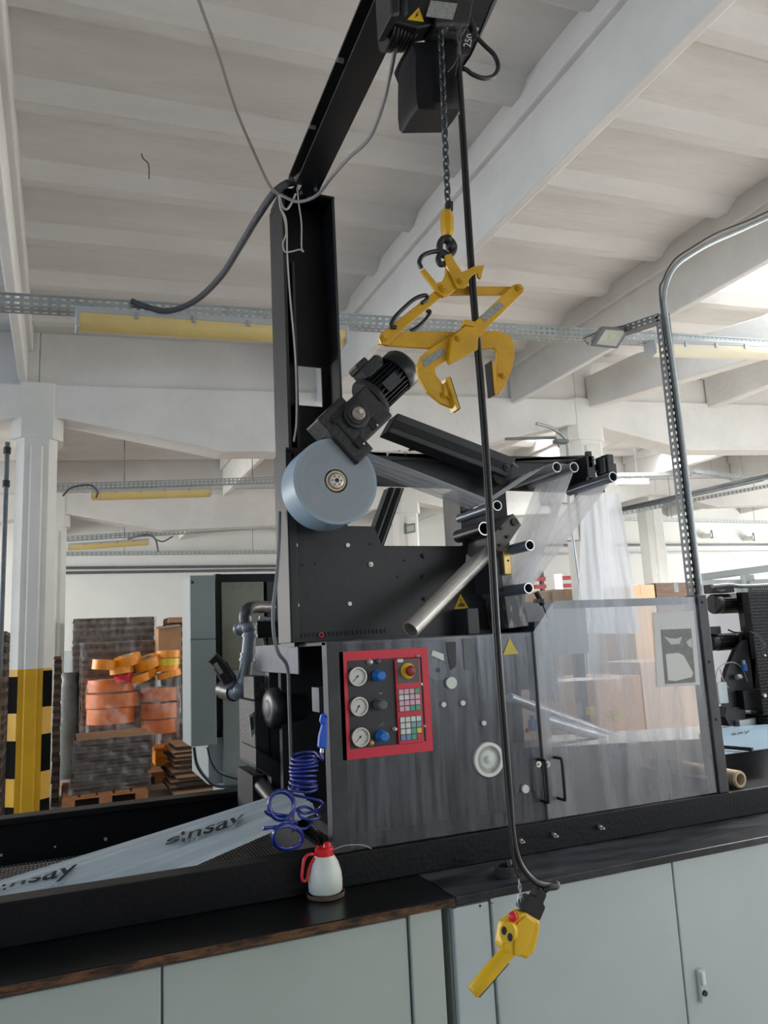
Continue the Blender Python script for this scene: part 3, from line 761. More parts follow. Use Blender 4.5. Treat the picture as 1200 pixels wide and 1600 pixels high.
def sub(name, m, fn, parent=pan, smooth=None, bevel=0):
    b = MB(); fn(b); return b.build(name, m, parent, smooth, bevel)
sub('panel_plate', 'panel_dark', lambda b: b.box(ix0, ix1, Y0 - .003, Y0 - .001, iz0, iz1))
for (qx, qy, ang) in ((556.5, 1057, 225), (558.5, 1103.5, 240), (561, 1151, 225)):
    P = on(qx, qy); c0 = V((P.x, Y0 - .004, P.z)); r = .0305
    b = MB(); b.pipe(c0, c0 + V((0, -.016, 0)), r, r * .88); b.cyl(c0, c0 + V((0, -.006, 0)), r * .9, n=32)
    b.build('gauge', 'bright_steel', pan, 40)
    b = MB(); b.cyl(c0 + V((0, -.0062, 0)), c0 + V((0, -.008, 0)), r * .88, n=32); b.build('gauge_face', 'gauge_face', pan, 40)
    b = MB()
    for k in range(28):
        a = math.radians(225 - k * 10); d = V((math.cos(a), 0, math.sin(a))); tl = .16 if k % 3 == 0 else .08
        b.bar(c0 + V((0, -.0082, 0)) + d * r * (.8 - tl), c0 + V((0, -.0082, 0)) + d * r * .8, .0007, .0003, up=(0, 1, 0))
    a = math.radians(ang); d = V((math.cos(a), 0, math.sin(a)))
    b.bar(c0 + V((0, -.0092, 0)) - d * r * .2, c0 + V((0, -.0092, 0)) + d * r * .68, .0016, .0006, up=(0, 1, 0)); b.cyl(c0 + V((0, -.008, 0)), c0 + V((0, -.0105, 0)), .003, n=12)
    b.build('gauge_needle', 'mark_black', pan)
for (qx, qy, m) in ((594, 1055, 'blue_plastic'), (596, 1100, 'grey_plastic'), (599, 1149, 'blue_plastic')):
    P = on(qx, qy); c0 = V((P.x - .012, Y0 - .003, P.z))
    b = MB(); b.lathe([(.019, 0), (.019, .006), (.0165, .008), (.0165, .024), (.014, .026), (.0155, .028), (.0155, .040), (.012, .043)], c0, (0, -1, 0), 24); b.build('regulator_knob', m, pan, 35)
    if m == 'grey_plastic' or qy > 1140:
        b = MB(); P2 = on(qx - 2, qy - 17); s = .009
        if qy < 1140: b.prism([(P2.x - s, Y0 - .0035, P2.z + .003), (P2.x, Y0 - .0035, P2.z - .004), (P2.x + s, Y0 - .0035, P2.z + .003), (P2.x, Y0 - .0035, P2.z)], (0, -.0005, 0))
        else: b.tube(catmull([V((P2.x + s * .5 * math.cos(k), Y0 - .0035, P2.z + s * .6 * math.sin(k))) for k in (0, 1.2, 2.4, 3.6, 4.8)], 4, True), .0006, 6, True); b.bar((P2.x - .014, Y0 - .0035, P2.z - .006), (P2.x - .003, Y0 - .0035, P2.z + .001), .001, .0005, up=(0, 1, 0))
        b.build('symbol', 'mark_grey', pan)
for (qx, qy, m, r) in ((577, 1034.5, 'bright_steel', .008), (590, 1033, 'grey_plastic', .008), (578.5, 1160, 'brass', .009), (615.5, 1139, 'screw_zinc', .0065), (656, 1069, 'screw_zinc', .0055), (651, 1025, 'screw_zinc', .004), (661, 1134, 'screw_zinc', .004)):
    P = on(qx, qy); c0 = V((P.x, Y0 - .003, P.z)); b = MB()
    b.lathe([(r * 1.2, 0), (r * 1.2, .003), (r, .004), (r * .9, .012), (r * .5, .014)], c0, (0, -1, 0), 18); b.build('stud', m, pan, 40)
# right hand sub panel: emergency stop and two key fields
sx0, sx1 = on(619, 1100).x - .004, on(655, 1100).x + .006
sx0 = on(615, 1040).x; sx1 = on(654, 1040).x; sz1 = on(630, 1030).z; sz0 = on(640, 1161).z
sub('key_frame', 'panel_red', lambda b: b.box(sx0, sx1, Y0 - .012, Y0 - .003, sz0, sz1), bevel=.002)
sub('panel_gap', 'mark_black', lambda b: b.box(sx1 + .001, ix1 - .002, Y0 - .0045, Y0 - .003, iz0 + .004, iz1 - .004))
kx0 = sx0 + .006; kx1 = sx1 - .006
sub('stop_plate', 'panel_grey', lambda b: b.box(kx0, kx1, Y0 - .0135, Y0 - .012, on(634, 1067).z, sz1 - .004))
P = on(634.5, 1048); c0 = V((P.x, Y0 - .0135, P.z))
b = MB(); b.lathe([(.0265, 0), (.0265, .004), (.024, .006)], c0, (0, -1, 0), 32); b.build('stop_collar', 'estop_yellow', pan, 40)
b = MB(); b.lathe([(.010, .004), (.010, .018), (.0165, .020), (.018, .026), (.0155, .032), (.008, .035)], c0, (0, -1, 0), 28); b.build('stop_button', 'estop_red', pan, 40)
P = on(622.5, 1032.5); sub('small_label', 'white_label', lambda b: b.box(P.x - .010, P.x + .011, Y0 - .015, Y0 - .0135, P.z - .005, P.z + .006))
def keypad(z_top, z_bot, cols):
    hh = (z_top - z_bot); ww = kx1 - kx0
    sub('key_field', 'panel_grey', lambda b: b.box(kx0, kx1, Y0 - .0135, Y0 - .012, z_bot, z_top))
    for r in range(4):
        for c in range(4):
            x = kx0 + ww * (.03 + .245 * c); z = z_top - hh * (.03 + .245 * r)
            k = cols[r][c]
            b = MB(); b.box(x, x + ww * .2, Y0 - .0155, Y0 - .0135, z - hh * .2, z)
            kk = b.build('key', {'p': 'key_pink', 'w': 'key_white', 'g': 'key_green', 't': 'key_teal', 'y': 'key_yellow', 'b': 'key_blue', 'r': 'tape_red'}[k], pan)
keypad(on(640, 1075).z, on(640, 1111).z, ('pppg', 'wwpp', 'pppp', 'ppgg'))
keypad(on(641, 1118).z, on(641, 1156).z, ('wwww', 'wwtt', 'wwgy', 'bbgr'))
# door handles, lock discs
for s, (qx, qy, hx) in enumerate(((831, 1185, 846), (856, 1185, 872))):
    a = on(hx - 14 if s == 0 else hx - 13, 1184, Y0 - .001); e = on(hx + 1 if s == 0 else hx, 1248, Y0 - .001)
    x0_, x1_ = (XS_ - .02, XS_ - .02) if s == 0 else (XS_ + .05, XS_ + .05)
    z1_, z0_ = on(845, 1186).z, on(850, 1250).z
    b = MB(); pts = [V((x0_, Y0, z1_)), V((x0_, Y0 - .035, z1_)), V((x0_, Y0 - .045, z1_ - .012)), V((x0_, Y0 - .045, z0_ + .012)), V((x0_, Y0 - .035, z0_)), V((x0_, Y0, z0_))]
    b.tube(catmull(pts, 5), .0055, 10); b.build('handle', 'black_satin', door if s else g1, 60)
    b = MB(); P = on(841 if s == 0 else 855, 1194); b.cyl((P.x, Y0, P.z), (P.x, Y0 - .004, P.z), .011, n=20); b.cyl((P.x, Y0 - .004, P.z), (P.x, Y0 - .012, P.z), .004, n=10); b.build('lock_disc', 'screw_zinc', door if s else g1, 40)
# things on and behind the guards
P = on(797, 1010); b = MB(); h = .058
b.prism([(P.x - .032, Y0 - .002, P.z - .028), (P.x + .032, Y0 - .002, P.z - .028), (P.x, Y0 - .002, P.z + .030)], (0, .001, 0)); b.build('faded_sign', 'faded_yellow', g1)
b = MB(); q = [on(*p_, Y0 - .002) for p_ in ((676, 1016), (693, 1022), (694, 1033), (674, 1024))]; b.prism(q, (0, .001, 0)); b.build('torn_sticker', 'white_label', g1)
b = MB(); q = [on(*p_, Y0 - .002) for p_ in ((697, 1003), (712, 1003), (713, 1040), (705, 1047), (699, 1020))]; b.prism(q, (0, .001, 0)); b.build('torn_sticker', 'black_satin', g1)
b = MB(); q = [on(*p_, Y0 - .002) for p_ in ((723, 998), (735, 998), (737, 1048), (726, 1046))]; b.prism(q, (0, .001, 0)); b.build('worn_patch', 'grey_plastic', g1)
YB = Y0 - .010
P = at(765, 1187, y=YB); c0 = V((P.x, YB, P.z))
b = MB(); b.pipe(c0, c0 + V((0, .02, 0)), .0575, .046, 40); b.build('belt_wheel', 'white_label', t, 40)
b = MB(); b.lathe([(.047, .012), (.03, .010), (.012, .008), (.012, -.002), (.006, -.004)], c0, (0, 1, 0), 36); b.build('wheel_face', 'key_white', t, 40)
for (qx, qy, r) in ((706, 1067, .020), (694, 1101, .0085), (724, 1098.5, .0085), (822, 1233, .014), (757, 1130, .008)):
    P = at(qx, qy, y=YB); b = MB(); b.cyl((P.x, YB, P.z), (P.x, YB + .01, P.z), r, n=24); b.build('bearing_cap', 'key_white', t, 40)
P = at(683, 1047, y=YB + .02); b = MB(); b.cyl((P.x, YB + .05, P.z), (P.x, YB + .02, P.z), .035, n=24); b.cyl((P.x, YB + .02, P.z), (P.x, YB + .01, P.z), .008, n=12); b.build('bearing_housing', 'grey_plastic', t, 40)
# inside, seen through the door: rollers, valve, film, dark frame
b = MB(); b.cyl(at(795, 1090, y=2.5), at(960, 1150, y=2.9), .018, n=20); b.build('inner_roller', 'roller_steel', t, 60)
b = MB(); b.cyl(at(850, 1125, y=2.55), at(985, 1165, y=3.0), .022, n=20); b.build('inner_roller', 'roller_steel', t, 60)
b = MB(); b.bar(at(870, 1063, y=3.1), at(970, 1058, y=3.1), .02, .015); b.build('inner_rod', 'bright_steel', t)
P = at(832, 1133, y=2.6); b = MB(); b.cyl(P + V((0, 0, -.02)), P + V((0, 0, .02)), .017, n=16); b.cyl(P + V((0, 0, .02)), P + V((0, 0, .035)), .010, n=12); b.build('valve', 'blue_plastic', t, 50)
P = at(824, 1141, y=2.6); b = MB(); b.sphere(P, .010); b.build('valve_tip', 'tape_red', t, 60)
b = MB(); b.box(1.66, 2.36, 2.9, 3.1, .953, 1.13); b.box(1.62, 1.95, 3.1, 3.15, .953, 1.62); b.box(1.62, 2.1, 3.15, 3.2, 1.35, 1.66); b.build('inner_frame', 'mast_paint', t)
b = MB(); b.box(1.66, 2.39, 3.15, 3.17, 1.50, 1.755); b.build('rear_cover', 'rear_grey', t)
b = MB(); b.box(2.02, 2.12, 3.05, 3.14, 1.30, 1.66); b.build('inner_unit', 'blue_grey_steel', t, bevel=.004)
b = MB(); q = [at(850, 1168, y=2.6), at(1092, 1155, y=2.6), at(1092, 1135, y=3.1), at(860, 1150, y=3.1)]; b.prism(q, (0, 0, .002)); b.build('film_inside', 'white_label', t)
for (qx, qy) in ((928, 1112), (965, 1120)):
    P = at(qx, qy, y=2.95); b = MB(); b.box(P.x - .02, P.x + .02, 2.95, 2.98, P.z - .015, P.z + .02); b.build('yellow_block', 'faded_yellow', t)
# framed print taped to the door
q = [on(1020, 957, Y0 - .003), on(1027, 1074, Y0 - .003), on(1094, 1070, Y0 - .003), on(1084, 954, Y0 - .003)]
b = MB(); b.prism(q, (0, .002, 0)); pr = b.build('print_sheet', 'print_paper', door)
def sp(px, py): return on(px, py, Y0 - .0045)
b = MB(); b.prism([sp(1033, 984), sp(1040, 1069), sp(1087, 1066), sp(1080, 982)], (0, .001, 0)); b.build('printed_picture', 'print_grey', door)
def lp(px, py): return on(px, py, Y0 - .0055)
b = MB(); b.prism([lp(1040, 1022), lp(1044, 1063), lp(1056, 1064), lp(1081, 1058), lp(1083, 1051), lp(1068, 1024), lp(1060, 1020)], (0, .0005, 0)); b.build('printed_shape', 'print_paper', door)
b = MB(); b.prism([lp(1037, 994), lp(1048, 1007), lp(1062, 1006), lp(1066, 995), lp(1056, 998), lp(1046, 997)], (0, .0005, 0)); b.prism([lp(1072, 1003), lp(1080, 996), lp(1082, 1012), lp(1076, 1010)], (0, .0005, 0)); b.build('printed_shape', 'print_light', door)
# slanted sill plate and blocks standing on the machine top
b = MB(); b.box(at(793, 985, y=2.6).x, XS_ - .002, 2.45, 2.9, 1.612, 1.640); b.build('sill_block', 'post_steel', t, bevel=.003)

# cardboard core lying on the rail
P = at(1146, 1210, y=2.48); r = at(1146, 1188, y=2.48).z - P.z
rr = .0265
t = thing('cardboard_core', 'short cardboard tube lying on the rail right of the machine', 'tube', (P.x, 2.44, P.z - rr))
c0 = V((P.x, 2.45, .953 + .034)); b = MB(); b.pipe(c0, c0 + V((.02, .5, 0)), .033, .023, 32); b.build('tube_wall', 'core_card', t, 40)
b = MB(); b.pipe(c0 + V((0, -.004, 0)), c0 + V((0, .02, 0)), .0285, .0225, 32); b.build('tube_end', 'core_card', t, 40)

# ================================================================ unwinder frame on the machine
YF = 2.60
t = thing('unwinder_frame', 'black steel side frame with window opening standing on the machine', 'frame', (.73, YF, 1.612))
def fp(px, py, y=YF): P = at(px, py, y=y); return (P.x, P.z)
fl = .73; ztop = fp(452, 703)[1]; zbot = 1.613
wx0 = fp(500, 790)[0]; wx1 = fp(716, 800)[0]; wz1 = fp(650, 761)[1]; wz0 = fp(655, 853)[1]; wzs = fp(560, 822)[1]; wxs = fp(585, 830)[0]; wxs2 = fp(597, 853)[0]
rx = fp(797, 860)[0]; bx = fp(918, 740)[0]; bz0 = fp(850, 768)[1]; bzt = fp(913, 714)[1]; TH = .012
b = MB()
def face(pts): b.prism([(x, YF, z) for x, z in pts], (0, TH, 0))
face([(fl, zbot), (wx0, zbot), (wx0, ztop), (fl, ztop)])
face([(wx0, zbot), (wxs, zbot), (wxs, wzs), (wx0, wzs)])
face([(wxs, zbot), (wx1, zbot), (wx1, wz0), (wxs2, wz0), (wxs, wzs)])
face([(wx1, zbot), (rx, zbot), (rx, ztop), (wx1, ztop)])
face([(wx0, wz1), (wx1, wz1), (wx1, ztop), (wx0, ztop)])
face([(rx, bz0), (bx, bz0), (bx, bzt), (rx, ztop)])
plate = b.build('side_plate', 'plate_paint', t)
b = MB(); b.box(fl - .002, fl + .006, YF - .012, YF + .15, zbot, ztop); b.box(fl, fl + .03, YF - .012, YF, zbot, ztop - .01); b.build('left_flange', 'mast_paint', t, bevel=.002)
b = MB(); b.prism([(fl, YF - .012, ztop - .006), (rx, YF - .012, ztop - .006), (bx, YF - .012, bzt - .006), (bx, YF - .012, bzt + .006), (rx, YF - .012, ztop + .006), (fl, YF - .012, ztop + .006)], (0, .16, 0)); b.build('top_flange', 'mast_paint', t)
b = MB(); b.prism([(fl + .02, YF - .012, ztop - .006), (bx, YF - .012, bzt - .006), (bx, YF - .012, bzt - .028), (fl + .02, YF - .012, ztop - .035)], (0, .012, 0)); b.build('top_lip', 'mast_paint', t)
b = MB(); b.box(wx1 - .002, wx1 + .006, YF - .02, YF + .12, wz0, wz1); b.build('window_edge', 'mast_paint', t)
for (qx, qy) in ((461.5, 852), (543, 852), (464, 946), (546, 943.5), (579, 882)):
    P = at(qx, qy, y=YF); b = MB(); b.cyl((P.x, YF, P.z), (P.x, YF - .006, P.z), .0075 if qx != 579 else .009, n=16)
    b.build('screw', 'screw_zinc', t, 40)
    if qx == 579:
        b = MB(); b.cyl((P.x, YF - .006, P.z), (P.x, YF - .014, P.z), .004, n=10); b.build('screw', 'screw_zinc', t)
for (qx, qy) in ((471.5, 883.5), (492, 881), (462, 909), (464, 984), (631, 876), (661, 872), (578, 850), (621, 901)):
    P = at(qx, qy, y=YF); b = MB(); b.cyl((P.x, YF + .001, P.z), (P.x, YF - .0015, P.z), .0045, n=12); b.build('bolt_hole', 'interior_black', t)
for (qx, qy) in ((661, 868), (661, 901), (664, 936)):
    P = at(qx, qy, y=YF); b = MB(); b.cyl((P.x, YF, P.z), (P.x, YF - .012, P.z), .008, n=6); b.build('bolt', 'cast_black', t, 40)
for (qx, qy, s) in ((606, 710, 5), (624, 705, 3), (634, 709, 4), (641, 706, 3)):
    P = at(qx, qy, y=YF - .0125); s *= .0017; b = MB(); b.prism([(P.x - s, YF - .0125, P.z + s), (P.x + s, YF - .0125, P.z + s * .6), (P.x - s * .4, YF - .0125, P.z - s)], (0, .0005, 0)); b.build('chipped_paint', 'print_light', t)
# row of small holes and red chain tag at the foot
b = MB()
for k in range(24):
    P = at(460 + k * 6.2, 992 - k * .35, y=YF - .002); b.cyl((P.x, YF, P.z), (P.x, YF - .004, P.z), .005, n=8); b.cyl((P.x, YF, P.z - .008), (P.x, YF - .004, P.z - .008), .004, n=6)
b.build('roller_chain', 'cast_black', t)
P = at(502, 992, y=YF - .006); b = MB(); b.pipe((P.x, YF - .004, P.z), (P.x, YF - .008, P.z), .009, .005, 16); b.build('chain_link', 'tape_red', t)
# crush hazard sign
P = at(720, 941, y=YF); s = .031
def tri(b, cx, y, cz, s, ey): b.prism([(cx - s, y, cz - s * .8), (cx + s, y, cz - s * .8), (cx, y, cz + s)], (0, ey, 0))
b = MB(); tri(b, P.x, YF - .003, P.z, s, .002); sg = b.build('warning_sign', 'sign_yellow', t)
b = MB(); b.box(P.x - .015, P.x + .015, YF - .004, YF - .003, P.z - .016, P.z - .010); b.prism([(P.x - .01, YF - .004, P.z - .009), (P.x + .012, YF - .004, P.z - .009), (P.x + .008, YF - .004, P.z - .003), (P.x - .006, YF - .004, P.z - .003)], (0, .001, 0)); b.box(P.x - .002, P.x + .001, YF - .004, YF - .003, P.z, P.z + .012); b.build('sign_symbol', 'mark_black', sg)
b = MB(); b.box(at(720, 960, y=2.55).x, at(738, 960, y=2.55).x, 2.5, 2.6, 1.612, at(730, 950, y=2.5).z); b.build('stop_bracket', 'mast_paint', t, bevel=.003)
# aluminium profile brace behind the window
a = at(618, 762, y=3.0); c = at(590, 870, y=3.0); w = .028; dpp = V((0, .06, 0))
b = MB(); s = V((.055, 0, 0)); b.prism([a - s * .55, a + s * .75, c + s * .75 - V((.03, 0, 0)), c - s * .55 - V((.03, 0, 0))], dpp)
br = b.build('brace_profile', 'post_steel', t)
for k in range(4):
    b = MB(); o_ = s * (-.35 + .3 * k); b.bar(a + o_ + V((0, -.002, 0)), c + o_ + V((-.03, -.002, 0)), .006, .004, up=(0, 1, 0)); b.build('profile_groove', 'galvanised' if k % 2 else 'mark_black', br)
# rail bracket blocks at beam end
b = MB(); P = fp(912, 735, 2.55); b.box(P[0] - .02, P[0] + .02, 2.5, 2.62, P[1] - .07, P[1] + .05); b.box(P[0] - .012, P[0] + .01, 2.50, 2.52, P[1], P[1] + .07)
b.box(P[0], P[0] + .11, 2.52, 2.56, P[1] - .005, P[1] + .02); b.box(P[0] - .03, P[0] + .06, 2.5, 2.58, P[1] - .10, P[1] - .04); b.build('end_bracket', 'mast_paint', t, bevel=.002)
P = fp(950, 728, 2.5); b = MB(); b.box(P[0] - .016, P[0] + .016, 2.48, 2.56, P[1] - .03, P[1] + .045); b.box(P[0] - .012, P[0] + .035, 2.49, 2.56, P[1] - .04, P[1] + .01); b.build('sensor_block', 'post_steel', t, bevel=.003)
b = MB(); b.cyl((P[0] - .03, 2.50, P[1] - .03), (P[0] - .03, 2.50, P[1] + .03), .016, n=16); b.build('adjusting_knob', 'cast_black', t, 50)
b = MB(); b.cyl(at(922, 722, y=2.5), at(942, 712, y=2.5), .0015, n=6); b.build('sensor_wire', 'mark_black', t)

# rollers that reach out of the plate towards the aisle
RY = 2.30
ROL = {}
def roller(key, px, py, yend, r, m='roller_steel', y1=YF, open_=True):
    P = at(px, py, y=yend); b = MB(); ROL[key] = (P.x, P.z)
    b.pipe((P.x, yend, P.z), (P.x, y1, P.z), r, r * .8); b.build('roller', m, t, 60)
    b = MB(); b.cyl((P.x, yend + .05, P.z), (P.x, yend + .06, P.z), r * .82, n=24); b.build('roller_bore', 'core_inside', t)
    b = MB(); b.pipe((P.x, yend - .001, P.z), (P.x, yend + .002, P.z), r * 1.0, r * .84); b.build('roller_rim', 'bright_steel', t, 60)
roller('a', 870, 730, RY, .0195)
roller('b', 897, 730, RY, .0195)
roller('c', 958, 745, RY + .02, .0200, 'roller_dark')
roller('d', 777, 790, RY + .02, .0185, 'roller_dark')
roller('e', 828, 852, RY, .0190, 'roller_dark', RY + .12)
roller('f', 826, 919, RY, .0190, 'roller_dark')
roller('h', 745, 800, 2.50, .020, 'black_satin')
roller('k', 757, 826, 2.40, .025, 'black_satin')
# nip block with clamping screws
b = MB()
q = [at(*p_, y=2.40) for p_ in ((772, 832), (802, 802), (815, 820), (786, 862), (772, 858))]
b.prism(q, (0, .2, 0)); blk = b.build('nip_block', 'nip_grey', t, bevel=.003)
for (qx, qy, r) in ((803, 816, .014), (782, 826, .006), (792, 839, .006), (780, 852, .006)):
    P = at(qx, qy, y=2.40); b = MB(); b.cyl(P, P + V((0, -.01, 0)), r, n=16); b.build('clamp_screw', 'cast_black', blk, 40)
P = at(794, 876, y=2.42); b = MB(); b.box(P.x - .018, P.x + .012, 2.42, 2.47, P.z - .05, P.z + .045); b.build('guide_block', 'brass', t, bevel=.002)
b = MB(); b.cyl((P.x, 2.42, P.z), (P.x, 2.418, P.z), .004, n=10); b.build('bolt_hole', 'mark_black', t)
b = MB(); b.box(P.x - .045, P.x - .018, 2.44, 2.6, P.z - .11, P.z + .04); b.build('guide_bracket', 'mast_paint', t)
# scratched block
b = MB(); q = [at(*p_, y=2.45) for p_ in ((786, 916), (818, 911), (826, 978), (795, 982))]; b.prism(q, (0, .14, 0)); b.build('scratched_block', 'scratched_block', t, bevel=.002)
# pressure cylinder with hoses near the lowest roller
b = MB(); b.cyl(at(838, 925, y=2.55), at(848, 945, y=2.55), .011, n=16); b.cyl(at(848, 945, y=2.55), at(856, 965, y=2.55), .003, n=10); b.box(at(838, 940, y=2.55).x, at(848, 940, y=2.55).x, 2.54, 2.57, at(838, 942, y=2.55).z, at(838, 936, y=2.55).z); b.build('air_cylinder', 'cast_black', t, 50)
# chrome cross bar
b = MB(); p0 = at(641, 984, y=2.34); p1 = at(776, 848, y=2.50)
b.pipe(p0, p1, .030, .026); b.build('chrome_bar', 'bright_steel', t, 60)
b = MB(); b.cyl(p1, p1 + (p1 - p0).normalized() * .02 + V((0, .1, 0)), .02, n=16); b.build('bar_mount', 'cast_black', t, 60)
P = at(731, 869, y=YF - .002); b = MB(); b.prism([(P.x - .012, YF - .003, P.z - .025), (P.x + .012, YF - .003, P.z - .006), (P.x + .008, YF - .003, P.z + .014), (P.x - .006, YF - .003, P.z + .006)], (0, .001, 0)); b.build('service_hole', 'key_white', t)

# swing arm above the roll
t = thing('swing_arm', 'black box section arm holding the gear motor above the film roll', 'arm', at(790, 732, y=2.5))
b = MB(); q = [at(*p_, y=2.47) for p_ in ((606, 674), (622, 645), (806, 716), (800, 744), (790, 744))]; b.prism(q, (0, .085, 0)); b.build('arm_beam', 'mast_paint', t, bevel=.004)
b = MB(); q = [at(*p_, y=2.468) for p_ in ((612, 667), (617, 655), (800, 727), (796, 737))]; b.prism(q, (0, .003, 0)); b.build('arm_face', 'black_paint', t)
P = at(791, 731, y=2.47); b = MB(); b.cyl(P, P + V((0, -.008, 0)), .014, n=20); b.cyl(P + V((0, -.008, 0)), P + V((0, -.016, 0)), .007, n=6); b.build('pivot_bolt', 'post_steel', t, 40)
b = MB(); b.lathe([(.03, 0), (.03, .06)], at(782, 745, y=2.49), (0, 1, 0), 24); b.build('pivot_boss', 'cast_black', t, 40)
b = MB(); q = [at(*p_, y=2.58) for p_ in ((640, 702), (648, 693), (656, 693), (668, 703))]; b.prism(q, (0, .02, 0)); b.build('stop_lug', 'black_paint', t)
b = MB(); b.cyl(at(801, 724, y=2.47), at(809, 730, y=2.45), .0035, n=8); b.build('pin', 'bright_steel', t)

# gear motor, leaning to the upper right
GY = 2.34
g = at(557, 652, y=GY)
du = (at(628, 590, y=GY) - at(548, 665, y=GY)); du.y = 0; du.normalize(); dn = V((0, 1, 0)); dv = V((-du.z, 0, du.x)) if True else None
dv = dn.cross(du) * -1
if dv.z < 0: dv = -dv
t = thing('gear_motor', 'black gear motor on the swing arm leaning up to the right', 'motor', g)
def gm(a, bb, c): return g + du * a + dv * bb + dn * c
S = 2.17 / 1202.0   # metres per photo pixel there
b = MB(); b.obox(gm(.01, -.008, .05), du, dn, dv, .135, .12, .105); b.build('gearbox', 'cast_black', t, bevel=.006)
b = MB(); b.obox(gm(-.055, -.012, .045), du, dn, dv, .06, .10, .15); b.obox(gm(-.02, .05, .05), du, dn, dv, .06, .1, .03); b.build('gearbox_foot', 'cast_black', t, bevel=.004)
b = MB(); b.lathe([(.034, 0), (.034, .012), (.026, .014), (.026, .02)], gm(-.004, .004, -.008), (0, -1, 0), 30); b.build('bearing_cover', 'cast_black', t, 40)
b = MB(); b.lathe([(.0165, .0), (.0165, .012), (.012, .016)], gm(-.004, .004, -.022), (0, -1, 0), 24); b.build('output_hub', 'hub_ring', t, 40)
b = MB(); b.lathe([(.006, 0), (.006, .01)], gm(-.002, .004, -.036), (0, -1, 0), 6); b.build('hub_bolt', 'screw_zinc', t, 40)
for (aa, bb) in ((.018, -.042), (-.045, -.052)):
    b = MB(); b.obox(gm(aa, bb, -.0112), du, dn, dv, .024, .003, .024); b.build('pocket', 'interior_black', t)
    b = MB(); b.obox(gm(aa + .004, bb - .008, -.014), du, dn, dv, .005, .003, .005); b.build('pocket_glint', 'screw_zinc', t)
for (aa, bb) in ((-.048, .030), (.02, .036)):
    b = MB(); b.obox(gm(aa, bb, -.0112), du, dn, dv, .03, .003, .012); b.build('pocket', 'interior_black', t)
b = MB(); b.lathe([(.056, 0), (.060, .006), (.060, .016), (.048, .02)], gm(.078, .008, .045), du, 30); b.build('motor_flange', 'cast_black', t, 40)
b = MB(); b.lathe([(.042, 0), (.042, .09)], gm(.095, .01, .045), du, 30)
for k in range(26):
    a = 2 * math.pi * k / 26; rad = dv * math.cos(a) + dn * math.sin(a)
    b.obox(gm(.142, .01, .045) + rad * .046, du, rad, du.cross(rad), .085, .012, .003)
b.build('motor_body', 'black_satin', t)
b = MB(); b.lathe([(.055, 0), (.056, .004), (.056, .034), (.05, .044), (.036, .05), (.01, .052)], gm(.188, .012, .045), du, 36); b.build('fan_cover', 'black_satin', t, 50)
b = MB(); b.obox(gm(.14, .068, .045), du, dn, dv, .062, .07, .035); b.obox(gm(.125, .09, .045), du, dn, dv, .04, .06, .02); b.build('terminal_box', 'cast_black', t, bevel=.005)
b = MB(); b.tube(catmull([gm(.172 + .013 * math.cos(k * math.pi / 4), .07 + .013 * math.sin(k * math.pi / 4), .03) for k in range(8)], 3, True), .0035, 8, True); b.build('lifting_eye', 'galvanised_dark', t, 60)
b = MB(); b.obox(gm(.14, .004, -.0085), du, dn, dv, .05, .002, .032); b.build('rating_plate', 'post_steel', t)
b = MB(); b.obox(gm(-.095, -.006, .07), du, dn, dv, .05, .05, .05); b.build('bracket_block', 'black_satin', t, bevel=.004)
t.scale = (1.34, 1.34, 1.34)

# film roll
ry0, ry1 = 2.36, 2.51
c0 = at(525, 751.5, y=ry0); rr = at(591, 751.5, y=ry0).x - c0.x
rr = (at(526, 685, y=ry0).z - at(524, 819.5, y=ry0).z) / 2
t = thing('film_roll', 'large grey-blue roll of plastic film on the unwinder shaft', 'roll', (c0.x, ry0, c0.z - rr))
b = MB(); b.pipe((c0.x, ry0, c0.z), (c0.x, ry1, c0.z), rr, .04, 96); b.build('wound_film', ['roll_side'], t, 40)
b = MB()
for k, (ra, rb) in enumerate(((.04, rr * .42), (rr * .42, rr * .74), (rr * .745, rr * .93), (rr * .933, rr))):
    b.pipe((c0.x, ry0 - .0008 + .0003 * k, c0.z), (c0.x, ry0 + .001, c0.z), rb, ra, 96)
b.build('roll_face', 'roll_face', t, 40)
b = MB(); b.pipe((c0.x, ry0 - .002, c0.z), (c0.x, ry1, c0.z), .0345, .028, 40); b.build('core', 'core_card', t, 40)
t2 = thing('unwind_shaft', 'steel shaft hub in the middle of the film roll', 'shaft', c0)
b = MB(); b.lathe([(.0265, -.28), (.0265, 0), (.025, .006), (.02, .008), (.02, .010)], c0, (0, -1, 0), 36); b.build('hub', 'bright_steel', t2, 40)
b = MB(); b.cyl(c0 + V((0, -.010, 0)), c0 + V((0, -.0125, 0)), .007, n=16); b.build('valve', 'mark_black', t2)
for k in range(6):
    a = k * math.pi / 3; P = c0 + V((math.cos(a) * .015, -.0102, math.sin(a) * .015)); b = MB(); b.cyl(P, P + V((0, -.001, 0)), .0025, n=8); b.build('hub_slot', 'mark_black', t2)

